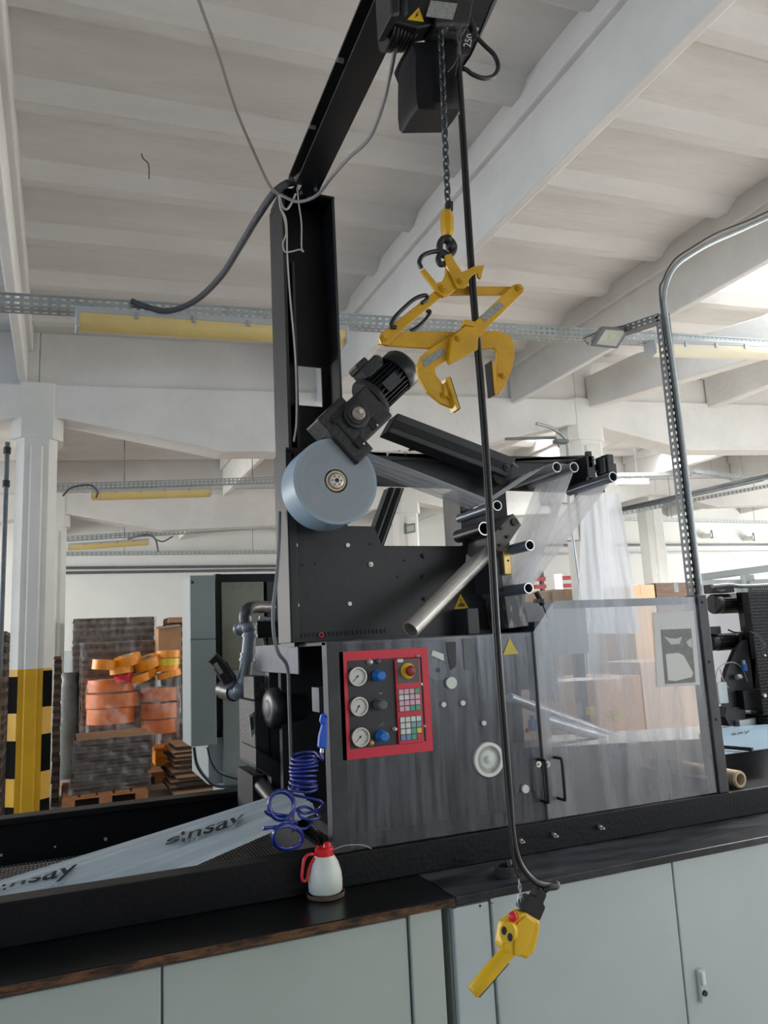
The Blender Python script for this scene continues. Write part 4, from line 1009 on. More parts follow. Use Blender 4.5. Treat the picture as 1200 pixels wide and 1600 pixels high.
# plastic webs between the roll and the rollers
def webq(label, a, c, ya, yb, m, sag=0.0, nu=24, yc=None, yd=None):
    yc = ya if yc is None else yc; yd = yb if yd is None else yd
    def fn(u, v):
        x = a[0] + (c[0] - a[0]) * u; z = a[1] + (c[1] - a[1]) * u - sag * math.sin(u * math.pi)
        y = (ya + (yb - ya) * v) * (1 - u) + (yc + (yd - yc) * v) * u
        wv = .0025 * math.sin(v * 23 + u * 3) + .0015 * math.sin(v * 51 + 1)
        return V((x + wv, y, z + wv))
    b = MB(); b.grid(fn, nu, 24)
    return b.build('plastic_web', m, None, 80, label=label, cat='plastic film', group='webs of clear film between the rollers')
def tangent(p, q, r1, r2, side):
    d = V((q[0] - p[0], 0, q[1] - p[1])).normalized(); n = V((d.z, 0, -d.x)) * side
    return (p[0] + n.x * r1, p[1] + n.z * r1), (q[0] + n.x * r2, q[1] + n.z * r2)
def rt(key): return ROL[key]
rt_ = (c0.x, c0.z)
h_ = ROL['h']
a_, c_ = tangent(rt_, h_, rr, .021, -1)
webq('pale film strip running from the top of the roll down to the dark roller', a_, c_, 2.39, 2.56, 'strip_film')
a_, c_ = tangent(ROL['d'], ROL['a'], 0.0205, .0205, -1)
webq('narrow film strip rising from the lower tube to the leftmost upper tube', a_, c_, 2.34, 2.46, 'web_film', yc=2.34, yd=2.5)
a_, c_ = tangent(ROL['b'], ROL['f'], 0.0205, .0205, -1)
webq('wide clear film web from the middle upper tube down to the lowest tube', a_, c_, 2.33, 2.58, 'web_film')
a_, c_ = tangent(ROL['c'], ROL['f'], 0.021, .020, 1)
a_, c_ = tangent(ROL['c'], ROL['f'], 0.021, .020, -1)
webq('narrow clear film web from the right upper tube down to the lowest tube', a_, c_, 2.36, 2.56, 'web_film', yc=2.33, yd=2.54)
c2 = (ROL['e'][0] - .03, ROL['e'][1] + .0)
a_, c_ = tangent(ROL['a'], ROL['b'], 0.0205, .0205, -1)
webq('short bridge of film over the two upper tubes', a_, c_, 2.34, 2.56, 'web_film')
# wrinkled film hanging in front of the white column
q = [at(908, 775, y=3.4), at(968, 770, y=3.4), at(1000, 990, y=3.4), at(905, 990, y=3.4)]
def fn(u, v):
    P = (q[0] * (1 - u) + q[1] * u) * (1 - v) + (q[3] * (1 - u) + q[2] * u) * v
    return P + V((0, .006 * math.sin(u * 9 + v * 2) + .002 * math.sin(u * 37 - v * 5), 0))
b = MB(); b.tube(catmull([at(922, 800, y=3.5), at(924, 850, y=3.5), at(930, 900, y=3.5), at(936, 990, y=3.5)], 5), .028, 12, r_end=.034); b.build('film_sleeve', 'foil', None, 60, label='rumpled silvery film sleeve hanging left of the wide milky film', cat='plastic film')
b = MB(); b.grid(fn, 60, 24); b.build('hanging_film', 'hanging_film', None, 80, label='wrinkled milky plastic film hanging in front of the white column', cat='plastic film')

# ================================================================ mast and boom of the hoist crane
MY = 2.70
mx0 = at(446.6, 540, y=MY).x; mx1 = at(531.7, 540, y=MY).x; mz = at(525, 312, y=MY).z
mxa = at(446, 600, y=MY).x; mxb = at(530, 560, y=MY).x
t = thing('jib_crane', 'tall black steel mast with boom reaching overhead to the chain hoist', 'crane', (.9, 2.8, 1.6))
b = MB(); b.prism([(mx0, MY, 1.6), (mx0 + .012, MY, 1.6), (mx0 + .012, MY, mz), (mx0, MY, mz)], (0, .19, 0)); b.build('left_flange', 'mast_paint', t)
b = MB(); b.box(mx1 - .010, mx1, MY, MY + .17, 1.6, mz); b.build('right_flange', 'mast_paint', t)
b = MB(); z1 = at(480, 572, y=MY + .12).z; z0 = at(480, 634, y=MY + .12).z
xa = mx0 + .012; xb_ = mx1 - .01; xw = at(502, 600, y=MY + .13).x
b.box(xa, xb_, MY + .12, MY + .13, z1, mz); b.box(xa, xb_, MY + .12, MY + .13, 1.6, z0); b.box(xw, xb_, MY + .12, MY + .13, z0, z1); b.build('web_plate', 'black_paint', t)
b = MB(); b.box(mx0, mx1, MY - .002, MY + .17, mz, mz + .01); b.build('top_cap', 'black_paint', t)
b = MB(); b.box(mx0 + .035, mx0 + .045, MY + .0, MY + .12, 1.6, mz - .3); b.build('cable_rib', 'mast_paint', t)
b = MB(); b.box(mx0 + .05, mx1 - .05, MY + .02, MY + .12, mz + .01, mz + .03); b.cyl((.9, MY + .07, mz), (.9, MY + .07, mz + .08), .05, n=24); b.build('swivel', 'cast_black', t, 50)
# boom: I section, level, reaching over the aisle
bz = 3.37 + .01
bd = (V((.887, 1.855, 0)) - V((.914, 2.601, 0))).normalized()
e0 = V((.912, 2.66, bz)); e0x = .0
b0 = V((.868, 2.74, bz)); b1 = b0 + bd * 2.2
b = MB()
sd = V((-bd.y, bd.x, 0));
if sd.x < 0: sd = -sd
mid = (b0 + b1) / 2; Ln = (b1 - b0).length
b.obox(mid + V((0, 0, .004)), bd, sd, (0, 0, 1), Ln, .100, .008); b.obox(mid + V((0, 0, .10)), bd, sd, (0, 0, 1), Ln, .100, .008); b.obox(mid + sd * .010 + V((0, 0, .052)), bd, sd, (0, 0, 1), Ln, .012, .09)
b.build('boom', 'black_satin', t)
for k in (.10, .42, .75, 1.05):
    P = b0 + bd * k - sd * .058 + V((0, 0, .02)); b = MB(); b.cyl(P, P - sd * .02, .008, n=10); b.build('boom_bolt', 'galvanised_dark', t, 50)
for k, q in ((.03, (.02, .02)), (.10, (.03, .0)), (.06, (-.02, .0))):
    P = b0 + bd * k + sd * q[0] + V((0, 0, -.002)); b = MB(); b.cyl(P, P + V((0, 0, -.012)), .007, n=8); b.build('plate_bolt', 'galvanised_dark', t, 50)

# ================================================================ chain hoist
HY = 1.60
def hp(px, py, y=HY): return at(570 + px / 5.0, py / 5.0, y=y)
hz = hp(560, 300).z      # about the underside
t = thing('chain_hoist', 'black electric chain hoist hanging under the boom with a fabric chain bag', 'hoist', hp(560, 200))
def slab(name, m, pts, y0, th, bevel=0, par=None):
    b = MB(); b.prism([hp(x, y, y0) for x, y in pts], (0, th, 0)); return b.build(name, m, par or t, bevel=bevel)
slab('end_cover', 'mast_paint', [(95, 340), (70, -120), (170, -120), (160, 330)], HY + .05, -.10, .006)
slab('motor_housing', 'black_satin', [(150, 300), (130, -120), (480, -120), (470, 320), (340, 345)], HY + .05, -.06, .004)
for k in range(7):
    P = hp(185 + k * 29, 372, HY + .05); b = MB(); b.lathe([(.058, -.0035), (.060, 0), (.058, .0035)], P + V((0, 0, .06)), (1, 0, 0), 40); b.build('cooling_fin', 'black_satin', t, 40)
slab('gear_case', 'cast_black', [(460, 350), (440, -120), (800, -120), (720, 350)], HY + .05, -.075, .006)
slab('control_box', 'cast_black', [(745, 430), (690, 380), (760, -120), (1080, -160), (990, 60), (830, 430)], HY + .05, .06, .006)
slab('control_box_lid', 'flood_body', [(832, 434), (1000, 20), (1040, -60), (1052, -40), (1010, 60), (850, 400)], HY + .045, .05)
b = MB(); pl = [hp(x, y, HY + .048) for x, y in ((760, 365), (765, 312), (842, 270), (836, 322))]
text_into(b, '250', quadmap(hp(828, 372, HY + .048), hp(845, 268, HY + .048), hp(800, 262, HY + .048), hp(765, 362, HY + .048))); b.build('load_lettering', 'white_label', t)
b = MB(); text_into(b, 'kg', quadmap(hp(880, 268, HY + .048), hp(892, 215, HY + .048), hp(860, 208, HY + .048), hp(848, 262, HY + .048))); b.build('load_lettering', 'white_label', t)
sgn = slab('voltage_sign', 'sign_yellow', [(332, 152), (462, 168), (422, 58)], HY - .012, .0015)
slab('voltage_symbol', 'mark_black', [(428, 82), (398, 112), (404, 120), (388, 140), (418, 118), (410, 112)], HY - .0135, .001, par=sgn)
slab('nameplate', 'silver_label', [(478, 126), (516, 2), (726, 28), (686, 152)], HY - .027, .002)
b = MB(); P = hp(290, 60, HY - .0); b.lathe([(.012, .03), (.016, .02), (.016, -.02), (.010, -.035)], hp(292, 60, HY), (0, 0, 1), 20); b.build('cable_gland', 'cast_black', t, 50)
b = MB(); b.lathe([(.012, .03), (.016, .02), (.016, -.02), (.010, -.04)], hp(790, 70, HY), (.2, 0, 1), 20); b.lathe([(.010, .02), (.010, -.03), (.006, -.04)], hp(835, 200, HY), (-.3, 0, 1), 16); b.build('cable_gland', 'cast_black', t, 50)
# chain bag
def bagf(u, v):
    pass
L0 = [(352, 330), (305, 480), (330, 760), (358, 968)]; R0 = [(740, 330), (745, 560), (752, 760), (748, 870)]
b = MB()
fr = [hp(*p_, HY + .03) for p_ in ((360, 335), (395, 480), (405, 830), (430, 825), (640, 820), (745, 860), (750, 520), (735, 340))]
ring0 = [hp(355, 335, HY + .0), hp(735, 335, HY + .0), hp(740, 335, HY + .16), hp(360, 335, HY + .16)]
def bag_ring(y, xl, xr, d0, d1, bulge):
    out = []
    n = 8
    for k in range(n): u = k / n; P = hp(xl + (xr - xl) * u, y, HY + d0 - bulge * math.sin(u * math.pi)); out.append(P)
    PR = hp(xr, y, HY + d0); PL = hp(xl, y, HY + d0)
    w_ = d1 - d0
    for k in range(n): u = k / n; out.append(PR + V((.004 * math.sin(u * math.pi), w_ * u, 0)))
    for k in range(n): u = k / n; out.append(PR + (PL - PR) * u + V((0, w_, 0)))
    for k in range(n): u = k / n; out.append(PL + V((-.004 * math.sin(u * math.pi), w_ * (1 - u), 0)))
    return out
rings = [bag_ring(330, 365, 738, .03, .15, .0), bag_ring(420, 400, 742, .03, .15, .004), bag_ring(560, 398, 748, .03, .15, .010), bag_ring(700, 400, 752, .03, .15, .014), bag_ring(800, 408, 752, .032, .15, .014), bag_ring(850, 418, 748, .04, .145, .008)]
n = len(rings[0]); vs = [p for r_ in rings for p in r_]; fs = []
for k in range(len(rings) - 1):
    for i in range(n): j = (i + 1) % n; fs.append((k * n + i, k * n + j, (k + 1) * n + j, (k + 1) * n + i))
fs.append(tuple((len(rings) - 1) * n + i for i in range(n)))
b.add(vs, fs); b.build('chain_bag', 'bag_fabric', t, 40)
# load chain
ctop = hp(590, 225); cbot = at(700, 322, y=HY); nl = 27
b = MB()
for k in range(nl):
    c = ctop + (cbot - ctop) * (k / (nl - 1)); d = V((1, .35, 0)) if k % 2 else V((-.35, 1, 0)); d.normalize()
    pts = []
    for j in range(12):
        a = 2 * math.pi * j / 12; pts.append(c + d * .0078 * math.cos(a) + V((0, 0, 1)) * (.0078 * math.sin(a) + (.0055 if math.sin(a) > 0 else -.0055)))
    b.tube(pts, .0030, 6, True)
b.build('load_chain', 'chain_steel', t, 60)
b = MB(); b.obox(hp(590, 225), (1, 0, 0), (0, 1, 0), (0, 0, 1), .035, .03, .012); b.build('chain_guide', 'galvanised_dark', t, bevel=.002)
# strain wire and snap hook beside the pendant cable
b = MB(); b.tube(catmull([hp(710, 140), hp(715, 230), hp(722, 300), hp(735, 380), hp(733, 420)], 5), .003, 6); b.tube(catmull([hp(725, 240), hp(745, 300), hp(738, 360), hp(735, 420)], 5), .003, 6)
b.tube(catmull([hp(735, 420), hp(700, 500), hp(650, 562)], 5), .0012, 5); b.tube(catmull([hp(730, 430), hp(722, 520), hp(706, 592)], 5), .0012, 5); b.build('strain_wire', 'galvanised_dark', t, 60)
b = MB(); b.cyl(hp(734, 365), hp(734, 435), .006, n=8); b.build('wire_clamp', 'galvanised_dark', t)
b = MB(); b.tube(catmull([hp(835, 215), hp(850, 260), hp(930, 350), hp(1010, 430), hp(1042, 520), hp(1010, 590), hp(930, 612), hp(840, 580), hp(795, 545), hp(755, 535, HY + .01)], 8), .0062, 10); b.build('loop_cable', 'cable_black', t, 60)

# ================================================================ roll lifting clamp
def C(px, py, y=HY): return at(560 + px / 3.53, 300 + py / 3.53, y=y)
t = thing('lifting_clamp', 'yellow scissor lifting clamp with two jaws hanging from the hoist chain', 'lifting clamp', C(500, 500))
def cp(name, pts, dy, th, m='clamp_yellow', bevel=.0015, par=None):
    b = MB(); b.prism([C(x, y, HY + dy) for x, y in pts], (0, th, 0)); return b.build(name, m, par or t, bevel=bevel)
b = MB(); b.lathe([(.012, 0), (.016, .008), (.018, .02), (.018, .05), (.015, .066), (.010, .074)], C(492, 248), (.03, 0, 1), 8); b.build('hook_block', 'clamp_yellow', t, 30, bevel=.002)
b = MB(); b.cyl(C(500, 98), C(501, 60), .0105, n=20); b.build('chain_stop', 'clamp_rubber', t, 40)
b = MB(); b.tube(catmull([C(470, 255), C(450, 285), C(452, 330), C(480, 352), C(515, 340), C(528, 305), C(512, 270), C(490, 262)], 6), .0085, 12); b.sphere(C(490, 262), .013); b.sphere(C(508, 300), .013); b.build('load_hook', 'cast_black', t, 60)
b = MB(); b.tube(catmull([C(450, 345), C(440, 372), C(452, 398), C(478, 395), C(490, 372)], 5), .0075, 10); b.build('load_hook', 'cast_black', t, 60)
cp('locking_hook', [(478, 348), (512, 338), (545, 400), (572, 440), (600, 428), (640, 408), (697, 402), (684, 445), (678, 478), (662, 470), (658, 446), (640, 452), (612, 480), (604, 515), (585, 532), (545, 530), (520, 470), (486, 400)], -.012, .008)
cp('head_plate', [(486, 400), (520, 470), (545, 530), (500, 570), (470, 580), (432, 545), (345, 432), (366, 420), (432, 500), (468, 490), (484, 450)], -.004, .010)
b = MB(); b.tube(catmull([C(347, 420), C(336, 385), C(358, 350), C(410, 330), C(470, 328), C(490, 345)], 6), .0058, 12); b.build('grip', 'cable_black', t, 60)
cp('upper_link', [(500, 518), (850, 520), (880, 520), (880, 568), (480, 566)], .012, .008)
cp('right_arm', [(860, 508), (895, 505), (915, 530), (908, 556), (692, 770), (610, 868), (545, 808)], -.010, .009)
cp('arm_label', [(670, 685), (778, 603), (806, 630), (698, 714)], -.0112, .001, 'silver_label', 0)
cp('left_arm', [(440, 530), (470, 512), (500, 545), (210, 790), (165, 842), (128, 838), (116, 805), (135, 772)], .004, .009)
b = MB(); b.tube(catmull([C(350, 612), C(378, 590), C(368, 570), C(310, 590), C(240, 650), (C(195, 700)), C(182, 742), C(208, 745)], 6), .0052, 10); b.build('grip', 'cable_black', t, 60)
b = MB(); b.tube(catmull([C(375, 655, HY + .03), C(395, 662, HY + .03), C(370, 705, HY + .03), C(320, 750, HY + .03), C(280, 770, HY + .03)], 6), .0052, 10); b.build('grip', 'cable_black', t, 60)
cp('lower_arm', [(125, 775), (160, 770), (520, 770), (600, 775), (560, 870), (400, 862), (150, 846), (118, 815)], .016, .009)
cp('left_jaw', [(500, 800), (575, 742), (640, 722), (655, 790), (600, 870), (500, 918), (425, 970), (425, 1000), (480, 1080), (545, 1150), (558, 1192), (530, 1192), (460, 1165), (380, 1100), (334, 1020), (325, 960), (348, 900), (420, 848)], .002, .012)
cp('arm_label', [(348, 925), (465, 857), (486, 890), (366, 967)], .0005, .001, 'silver_label', 0)
cp('centre_block', [(518, 795), (590, 738), (650, 745), (662, 800), (660, 868), (600, 900), (514, 944), (500, 925), (508, 860)], -.014, .018)
cp('tie_strip', [(588, 702), (640, 712), (640, 742), (585, 730)], -.016, .02)
cp('right_jaw', [(640, 765), (770, 765), (832, 788), (862, 840), (862, 900), (845, 990), (800, 1088), (775, 1115), (765, 1100), (766, 1000), (768, 880), (750, 858), (650, 868)], .006, .012)
cp('jaw_pad', [(486, 1022), (504, 1015), (560, 1190), (546, 1202)], -.012, .034, 'clamp_yellow')
cp('pad_lining', [(502, 1018), (510, 1022), (563, 1190), (558, 1200)], -.010, .030, 'clamp_rubber', 0)
cp('pad_web', [(470, 1060), (490, 1040), (545, 1170), (480, 1120)], -.004, .02)
cp('jaw_pad', [(736, 930), (748, 925), (772, 1105), (762, 1118), (752, 1112)], -.012, .034)
cp('pad_lining', [(729, 932), (737, 928), (756, 1116), (747, 1118)], -.010, .030, 'clamp_rubber', 0)
for (qx, qy, r, dy) in ((466, 530, .0078, -.006), (563, 490, .0074, -.014), (884, 530, .0068, -.012), (146, 806, .0068, .002), (552, 806, .0068, -.016), (474, 1118, .0068, .000), (797, 1012, .0068, .004)):
    P = C(qx, qy, HY + dy); b = MB(); b.cyl(P, P + V((0, -.003, 0)), r * 1.15, n=20); b.cyl(P + V((0, -.003, 0)), P + V((0, -.009, 0)), r * .8, n=6); b.cyl(P, P + V((0, .036, 0)), r * .7, n=10); b.build('pivot_bolt', 'clamp_yellow', t, 40)

# ================================================================ pendant control
def Q(px, py, y=HY): return at(700 + px / 6.667, 1360 + py / 6.667, y=y)
t = thing('pendant_control', 'yellow pistol-grip hoist pendant with red stop button hanging before the cabinets', 'pendant control', Q(700, 700))
p0, p1 = Q(255, 1270), Q(620, 850)
dg = (p1 - p0)
def gsec(P, rx_, ry_): 
    a, b_ = frame_of(dg); return [P + a * math.cos(2 * math.pi * i / 24) * rx_ + b_ * math.sin(2 * math.pi * i / 24) * ry_ for i in range(24)]
b = MB(); secs = [gsec(p0 + dg * u, r1, r2) for u, r1, r2 in ((0, .0135, .0125), (.02, .0155, .0145), (.5, .0165, .0155), (.9, .0155, .0155), (1.05, .016, .017))]
vs = [p for s_ in secs for p in s_]; fs = []
for k in range(len(secs) - 1):
    for i in range(24): j = (i + 1) % 24; fs.append((k * 24 + i, k * 24 + j, (k + 1) * 24 + j, (k + 1) * 24 + i))
fs += [tuple(range(23, -1, -1)), tuple(range((len(secs) - 1) * 24, len(secs) * 24))]
b.add(vs, fs); b.build('grip', 'pendant_yellow', t, 45)
b = MB()
s_ = dg.normalized(); nrm_ = V((0, 1, 0)).cross(s_).normalized()
if nrm_.z > 0: nrm_ = -nrm_
for k in range(22):
    P = p0 + dg * (.06 + .038 * k) + nrm_ * .0155; b.obox(P, s_, (0, 1, 0), nrm_, .0028, .014, .003)
b.build('grip_ribs', 'clamp_rubber', t)
def qprism(name, pts, y0, th, m, bevel, smooth=None):
    b = MB(); b.prism([Q(x, y, HY + y0) for x, y in pts], (0, th, 0)); return b.build(name, m, t, smooth, bevel)
qprism('head', [(560, 800), (600, 560), (700, 500), (760, 445), (830, 445), (970, 530), (965, 640), (930, 780), (900, 870), (830, 930), (720, 895), (640, 900)], -.016, .036, 'pendant_yellow', .007)
qprism('head_side', [(700, 890), (690, 640), (720, 560), (820, 470), (915, 540), (880, 680), (800, 860), (740, 895)], -.021, .006, 'pendant_yellow', .003)
# button face looking to the left and to the viewer
fc = Q(622, 645, HY - .020); fa = V((-.75, -.66, .05)).normalized(); fu = V((.18, 0, 1)).normalized(); fs_ = fa.cross(fu).normalized(); fu = fs_.cross(fa).normalized()
b = MB(); n = 32
def fell(rx_, rz_, o, off=(0, 0)): return [fc + fs_ * (math.cos(2 * math.pi * i / n) * rx_ + off[0]) + fu * (math.sin(2 * math.pi * i / n) * rz_ + off[1]) + fa * o for i in range(n)]
e = fell(.0185, .0225, .004); b.prism(e, -fa * .02); b.build('button_housing', 'pendant_yellow', t, 40, bevel=.002)
b = MB(); b.prism(fell(.0055, .0085, .0055, (-.007 if fs_.x > 0 else .007, .003)), -fa * .003); b.prism(fell(.0055, .0085, .0055, (.007 if fs_.x > 0 else -.007, -.007)), -fa * .003); b.build('buttons', 'mark_black', t, 40)
rc = Q(700, 470, HY - .005); ra = V((-.7, -.62, .15)).normalized()
b = MB(); b.lathe([(.0105, -.004), (.0105, .006)], rc, ra, 24); b.build('stop_base', 'estop_yellow', t, 40)
b = MB(); b.lathe([(.0075, .004), (.009, .010), (.0105, .014), (.0105, .020), (.008, .024), (.004, .0255)], rc, ra, 24); b.build('stop_button', 'red_plastic', t, 50)
# rubber boot
qprism('cable_boot', [(765, 390), (830, 285), (860, 262), (905, 285), (945, 200), (975, 195), (1035, 245), (1030, 275), (1000, 350), (1025, 385), (965, 530), (815, 450)], -.012, .028, 'clamp_rubber', .004)
pts = [hp(738, 520, HY + .004), at(722, 150, y=HY + .002), at(738, 420, y=HY), at(760, 700, y=HY), at(778, 1000, y=HY), at(795, 1200, y=HY), at(801, 1290, y=HY), Q(690, -30), Q(760, 30) if False else at(806, 1336, y=HY), at(818, 1362, y=HY), at(838, 1380, y=HY), at(856, 1385, y=HY), at(869, 1384, y=HY - .004), Q(1080, 182, HY - .004), Q(1010, 200, HY)]
pts = [hp(738, 520, HY + .004), at(722, 170, y=HY), at(738, 420, y=HY), at(760, 700, y=HY), at(778, 1000, y=HY), at(795, 1220, y=HY), at(801, 1300, y=HY), at(808, 1338, y=HY), at(820, 1362, y=HY), at(838, 1379, y=HY), at(856, 1384, y=HY), at(869, 1381, y=HY), Q(1125, 170, HY - .006), Q(1040, 185, HY - .006), Q(985, 230, HY)]
b = MB(); b.tube(catmull(pts, 10), .0072, 12); b.build('cable', 'cable_black', t, 60)
b = MB(); b.tube(catmull([at(718, 180, y=HY - .004), at(733, 420, y=HY - .004), at(755, 700, y=HY - .005), at(773, 1000, y=HY - .005), at(790, 1220, y=HY - .004), at(803, 1345, y=HY - .003), Q(735, 60)], 10), .0036, 8); b.build('strain_rope', 'cable_black', t, 60)
b = MB()
for k, (qx, qy) in enumerate(((740, 130), (748, 175), (752, 225), (768, 300))):
    c = Q(qx, qy); d = V((1, .3, 0)) if k % 2 else V((.5, 1, 0)); d.normalize()
    b.tube([c + d * .0042 * math.cos(a * math.pi / 6) + V((0, 0, 1)) * .0078 * math.sin(a * math.pi / 6) for a in range(12)], .0015, 6, True)
b.tube(catmull([Q(735, 250), Q(725, 320), Q(740, 385), Q(755, 400)], 5), .0015, 6); b.tube(catmull([Q(770, 320), Q(800, 390), Q(815, 455)], 5), .0015, 6)
b.build('snap_chain', 'galvanised', t, 60)

# ================================================================ cables
def cable(label, pts, r, m, name='cable', n=10, group=None, sub=8):
    b = MB(); b.tube(catmull(pts, sub), r, n)
    kw = dict(label=label, cat='cable')
    if group: kw['group'] = group
    return b.build(name, m, None, 60, **kw)
cable('thick dark grey hose sagging from the mast top to the long tray', [at(478, 292, y=2.68), at(455, 285, y=2.68), at(430, 300, y=2.7), at(405, 335, y=2.85), at(375, 385, y=3.1), at(345, 432, y=3.4), at(305, 470, y=3.75), at(262, 486, y=3.93), at(225, 478, y=3.97), at(205, 470, y=3.98)], .015, 'cable_dark_grey', 'hose')
cable('thin beige cable running from the top of the picture down to the mast top', [at(300, -40, y=2.4), at(312, 5, y=2.4), at(341, 86, y=2.45), at(366, 165, y=2.52), at(394, 233, y=2.6), at(420, 288, y=2.66), at(436, 305, y=2.68)], .0062, 'cable_beige')
cable('grey cable looping from the hoist back to the mast top', [at(627, 12, y=1.6), at(622, 50, y=1.62), at(612, 105, y=1.72), at(600, 160, y=1.85), at(578, 215, y=2.05), at(545, 247, y=2.25), at(520, 275, y=2.4), at(495, 305, y=2.5), at(465, 315, y=2.6), at(438, 304, y=2.68)], .0062, 'cable_grey')
cable('white wire loop hanging down inside the mast', [at(436, 305, y=2.66), at(441, 322, y=2.66), at(448, 327, y=2.66), at(455, 318, y=2.66), at(462, 303, y=2.66)], .0042, 'cable_light', 'wire')
cable('long thin white wire running down the mast to the frame', [at(436, 305, y=2.66), at(438, 325, y=2.66), at(447, 345, y=2.67), at(449, 400, y=2.68), at(453, 460, y=2.68), at(460, 540, y=2.68), at(463, 600, y=2.68), at(463, 660, y=2.68), at(459, 690, y=2.66)], .0034, 'cable_light', 'wire')
cable('pale wire with a knotted end hooked inside the mast top', [at(464, 292, y=2.66), at(467, 320, y=2.66), at(471, 350, y=2.66), at(471, 385, y=2.66), at(474, 393, y=2.65), at(468, 390, y=2.66), at(455, 393, y=2.66), at(445, 393, y=2.66), at(442, 380, y=2.66), at(447, 365, y=2.67), at(445, 345, y=2.67), at(438, 322, y=2.67)], .003, 'cable_light', 'wire')
b = MB(); q = [at(*p_, y=2.64) for p_ in ((461, 275), (470, 268), (478, 278), (468, 296), (464, 285))]; b.prism(q, (0, .01, 0))
b.build('rag', 'cable_light', None, label='small crumpled plastic rag tied at the mast top', cat='rag')
cable('grey cable hanging beside the frame and the electrical enclosure', [at(437, 800, y=2.62), at(436, 850, y=2.58), at(432, 905, y=2.55), at(427, 950, y=2.55), at(428, 990, y=2.55), at(435, 1020, y=2.56), at(449, 1043, y=2.6), at(452, 1100, y=2.62), at(455, 1200, y=2.65), at(457, 1262, y=2.66), at(458, 1300, y=2.66)], .0062, 'cable_grey')
cable('black wire stub sticking out of the ceiling', [at(221, 240, z=4.5), at(224, 248, z=4.47), at(232, 257, z=4.42), at(233, 280, z=4.36)], .003, 'mark_black', 'wire', 6)

# ================================================================ blue spiral hose with blow gun
def H(px, py, y): return at(380 + px / 4.615, 1100 + py / 4.615, y=y)
HYY = 2.36
t = thing('air_blow_gun', 'blue air blow gun with spiral hose hanging at the left edge of the machine', 'air hose', H(470, 700, HYY))
b = MB(); q = [H(*p_, HYY) for p_ in ((568, 80), (590, 62), (612, 85), (610, 250), (606, 330), (545, 318), (552, 230), (575, 150), (558, 130))]; b.prism(q, (0, .022, 0)); b.build('gun_body', 'gun_blue', t, bevel=.005)
b = MB(); b.tube(catmull([H(562, 135, HYY - .004), H(565, 95, HYY - .006), H(590, 75, HYY - .004), H(604, 100, HYY)], 5), .003, 8); b.build('trigger', 'gun_blue', t, 60)
b = MB(); b.cyl(H(570, 318, HYY + .01), H(566, 350, HYY + .01), .0062, n=14); b.build('fitting', 'screw_zinc', t, 50)
pts = [H(566, 350, HYY + .01), H(572, 400, HYY)]
cx = H(460, 390, HYY + .03); R1 = .0405
z_a = H(465, 375, HYY).z; z_b = H(465, 650, HYY).z; xa_ = H(470, 375, HYY).x; xb_ = H(460, 650, HYY).x
nt_ = 8.5
for k in range(int(nt_ * 16) + 1):
    a = 2 * math.pi * k / 16; f = k / (nt_ * 16)
    rr_ = R1 * (1 + .06 * math.sin(k * .7))
    pts.append(V((xa_ + (xb_ - xa_) * f + math.cos(a) * rr_, HYY + .045 + math.sin(a) * rr_, z_a + (z_b - z_a) * f + .004 * math.sin(a + k * .05))))
last = pts[-1]
for (qx, qy, dy) in ((560, 700, 0), (540, 760, .03), (440, 790, .04), (390, 760, .02), (420, 820, 0), (520, 830, .0), (545, 800, .03), (450, 740, .06)): pts.append(H(qx, qy, HYY + dy))
# upper tangle
for k in range(40):
    a = 2 * math.pi * k / 13 + .6; pts.append(H(285 + 92 * math.cos(a) - k * .4, 715 + 104 * math.sin(a) + k * .8, HYY + .012 * (k / 13.) + .02 * math.sin(a * .5)))
pts += [H(200, 790, HYY), H(160, 775, HYY - .02), H(190, 800, HYY), H(280, 830, HYY), H(380, 850, HYY)]
for k in range(40):
    a = 2 * math.pi * k / 13 - 1.0; pts.append(H(322 + (112 - k * .3) * math.cos(a), 960 + (100 - k * .6) * math.sin(a) + 6 * math.sin(k), HYY + .03 - .012 * (k / 13.) + .03 * math.sin(a + 1)))
pts += [H(340, 870, HYY), H(250, 890, HYY - .01), H(160, 892, HYY - .02), H(152, 902, HYY - .02), H(230, 885, HYY), H(330, 880, HYY + .02), H(440, 900, HYY + .05), H(500, 860, HYY + .08)]
b = MB(); b.tube(catmull(pts, 3), .0043, 8); b.build('spiral_hose', 'hose_blue', t, 60)
b = MB(); b.tube(catmull([H(490, 880, HYY + .06), H(520, 910, HYY + .06), H(548, 950, HYY + .10), H(560, 985, HYY + .14)], 5), .009, 10); b.build('hose_tail', 'cable_black', t, 60)

# ================================================================ oil jug on its dish
P = at(508, 1392, z=.853); jc = V((P.x, P.y + .03, .853))
jc = at(509, 1400, z=.853); 
t = thing('oil_jug', 'white plastic jug with red cap and red handle standing on the worktop', 'jug', jc + V((0, 0, .012)))
sc = 1.0
bw = .051
b = MB(); b.lathe([(.001, .012), (bw * .9, .012), (bw, .018), (bw * 1.02, .045), (bw * .98, .068), (bw * .82, .096), (bw * .6, .114), (bw * .5, .119), (bw * .5, .124)], jc, (0, 0, 1), 36); b.build('jug_body', 'jug_white', t, 60)
b = MB(); b.lathe([(bw * .2, .116), (bw * .56, .117), (bw * .57, .136), (bw * .52, .139), (bw * .2, .140)], jc, (0, 0, 1), 30); b.build('cap', 'red_plastic', t, 40)
b = MB(); b.lathe([(bw * .2, .136), (bw * .26, .138), (bw * .2, .150), (bw * .12, .153)], jc + V((bw * .2, 0, 0)), (0, 0, 1), 16); b.build('cap_nozzle', 'red_plastic', t, 40)
hx = V((1, 0, 0))
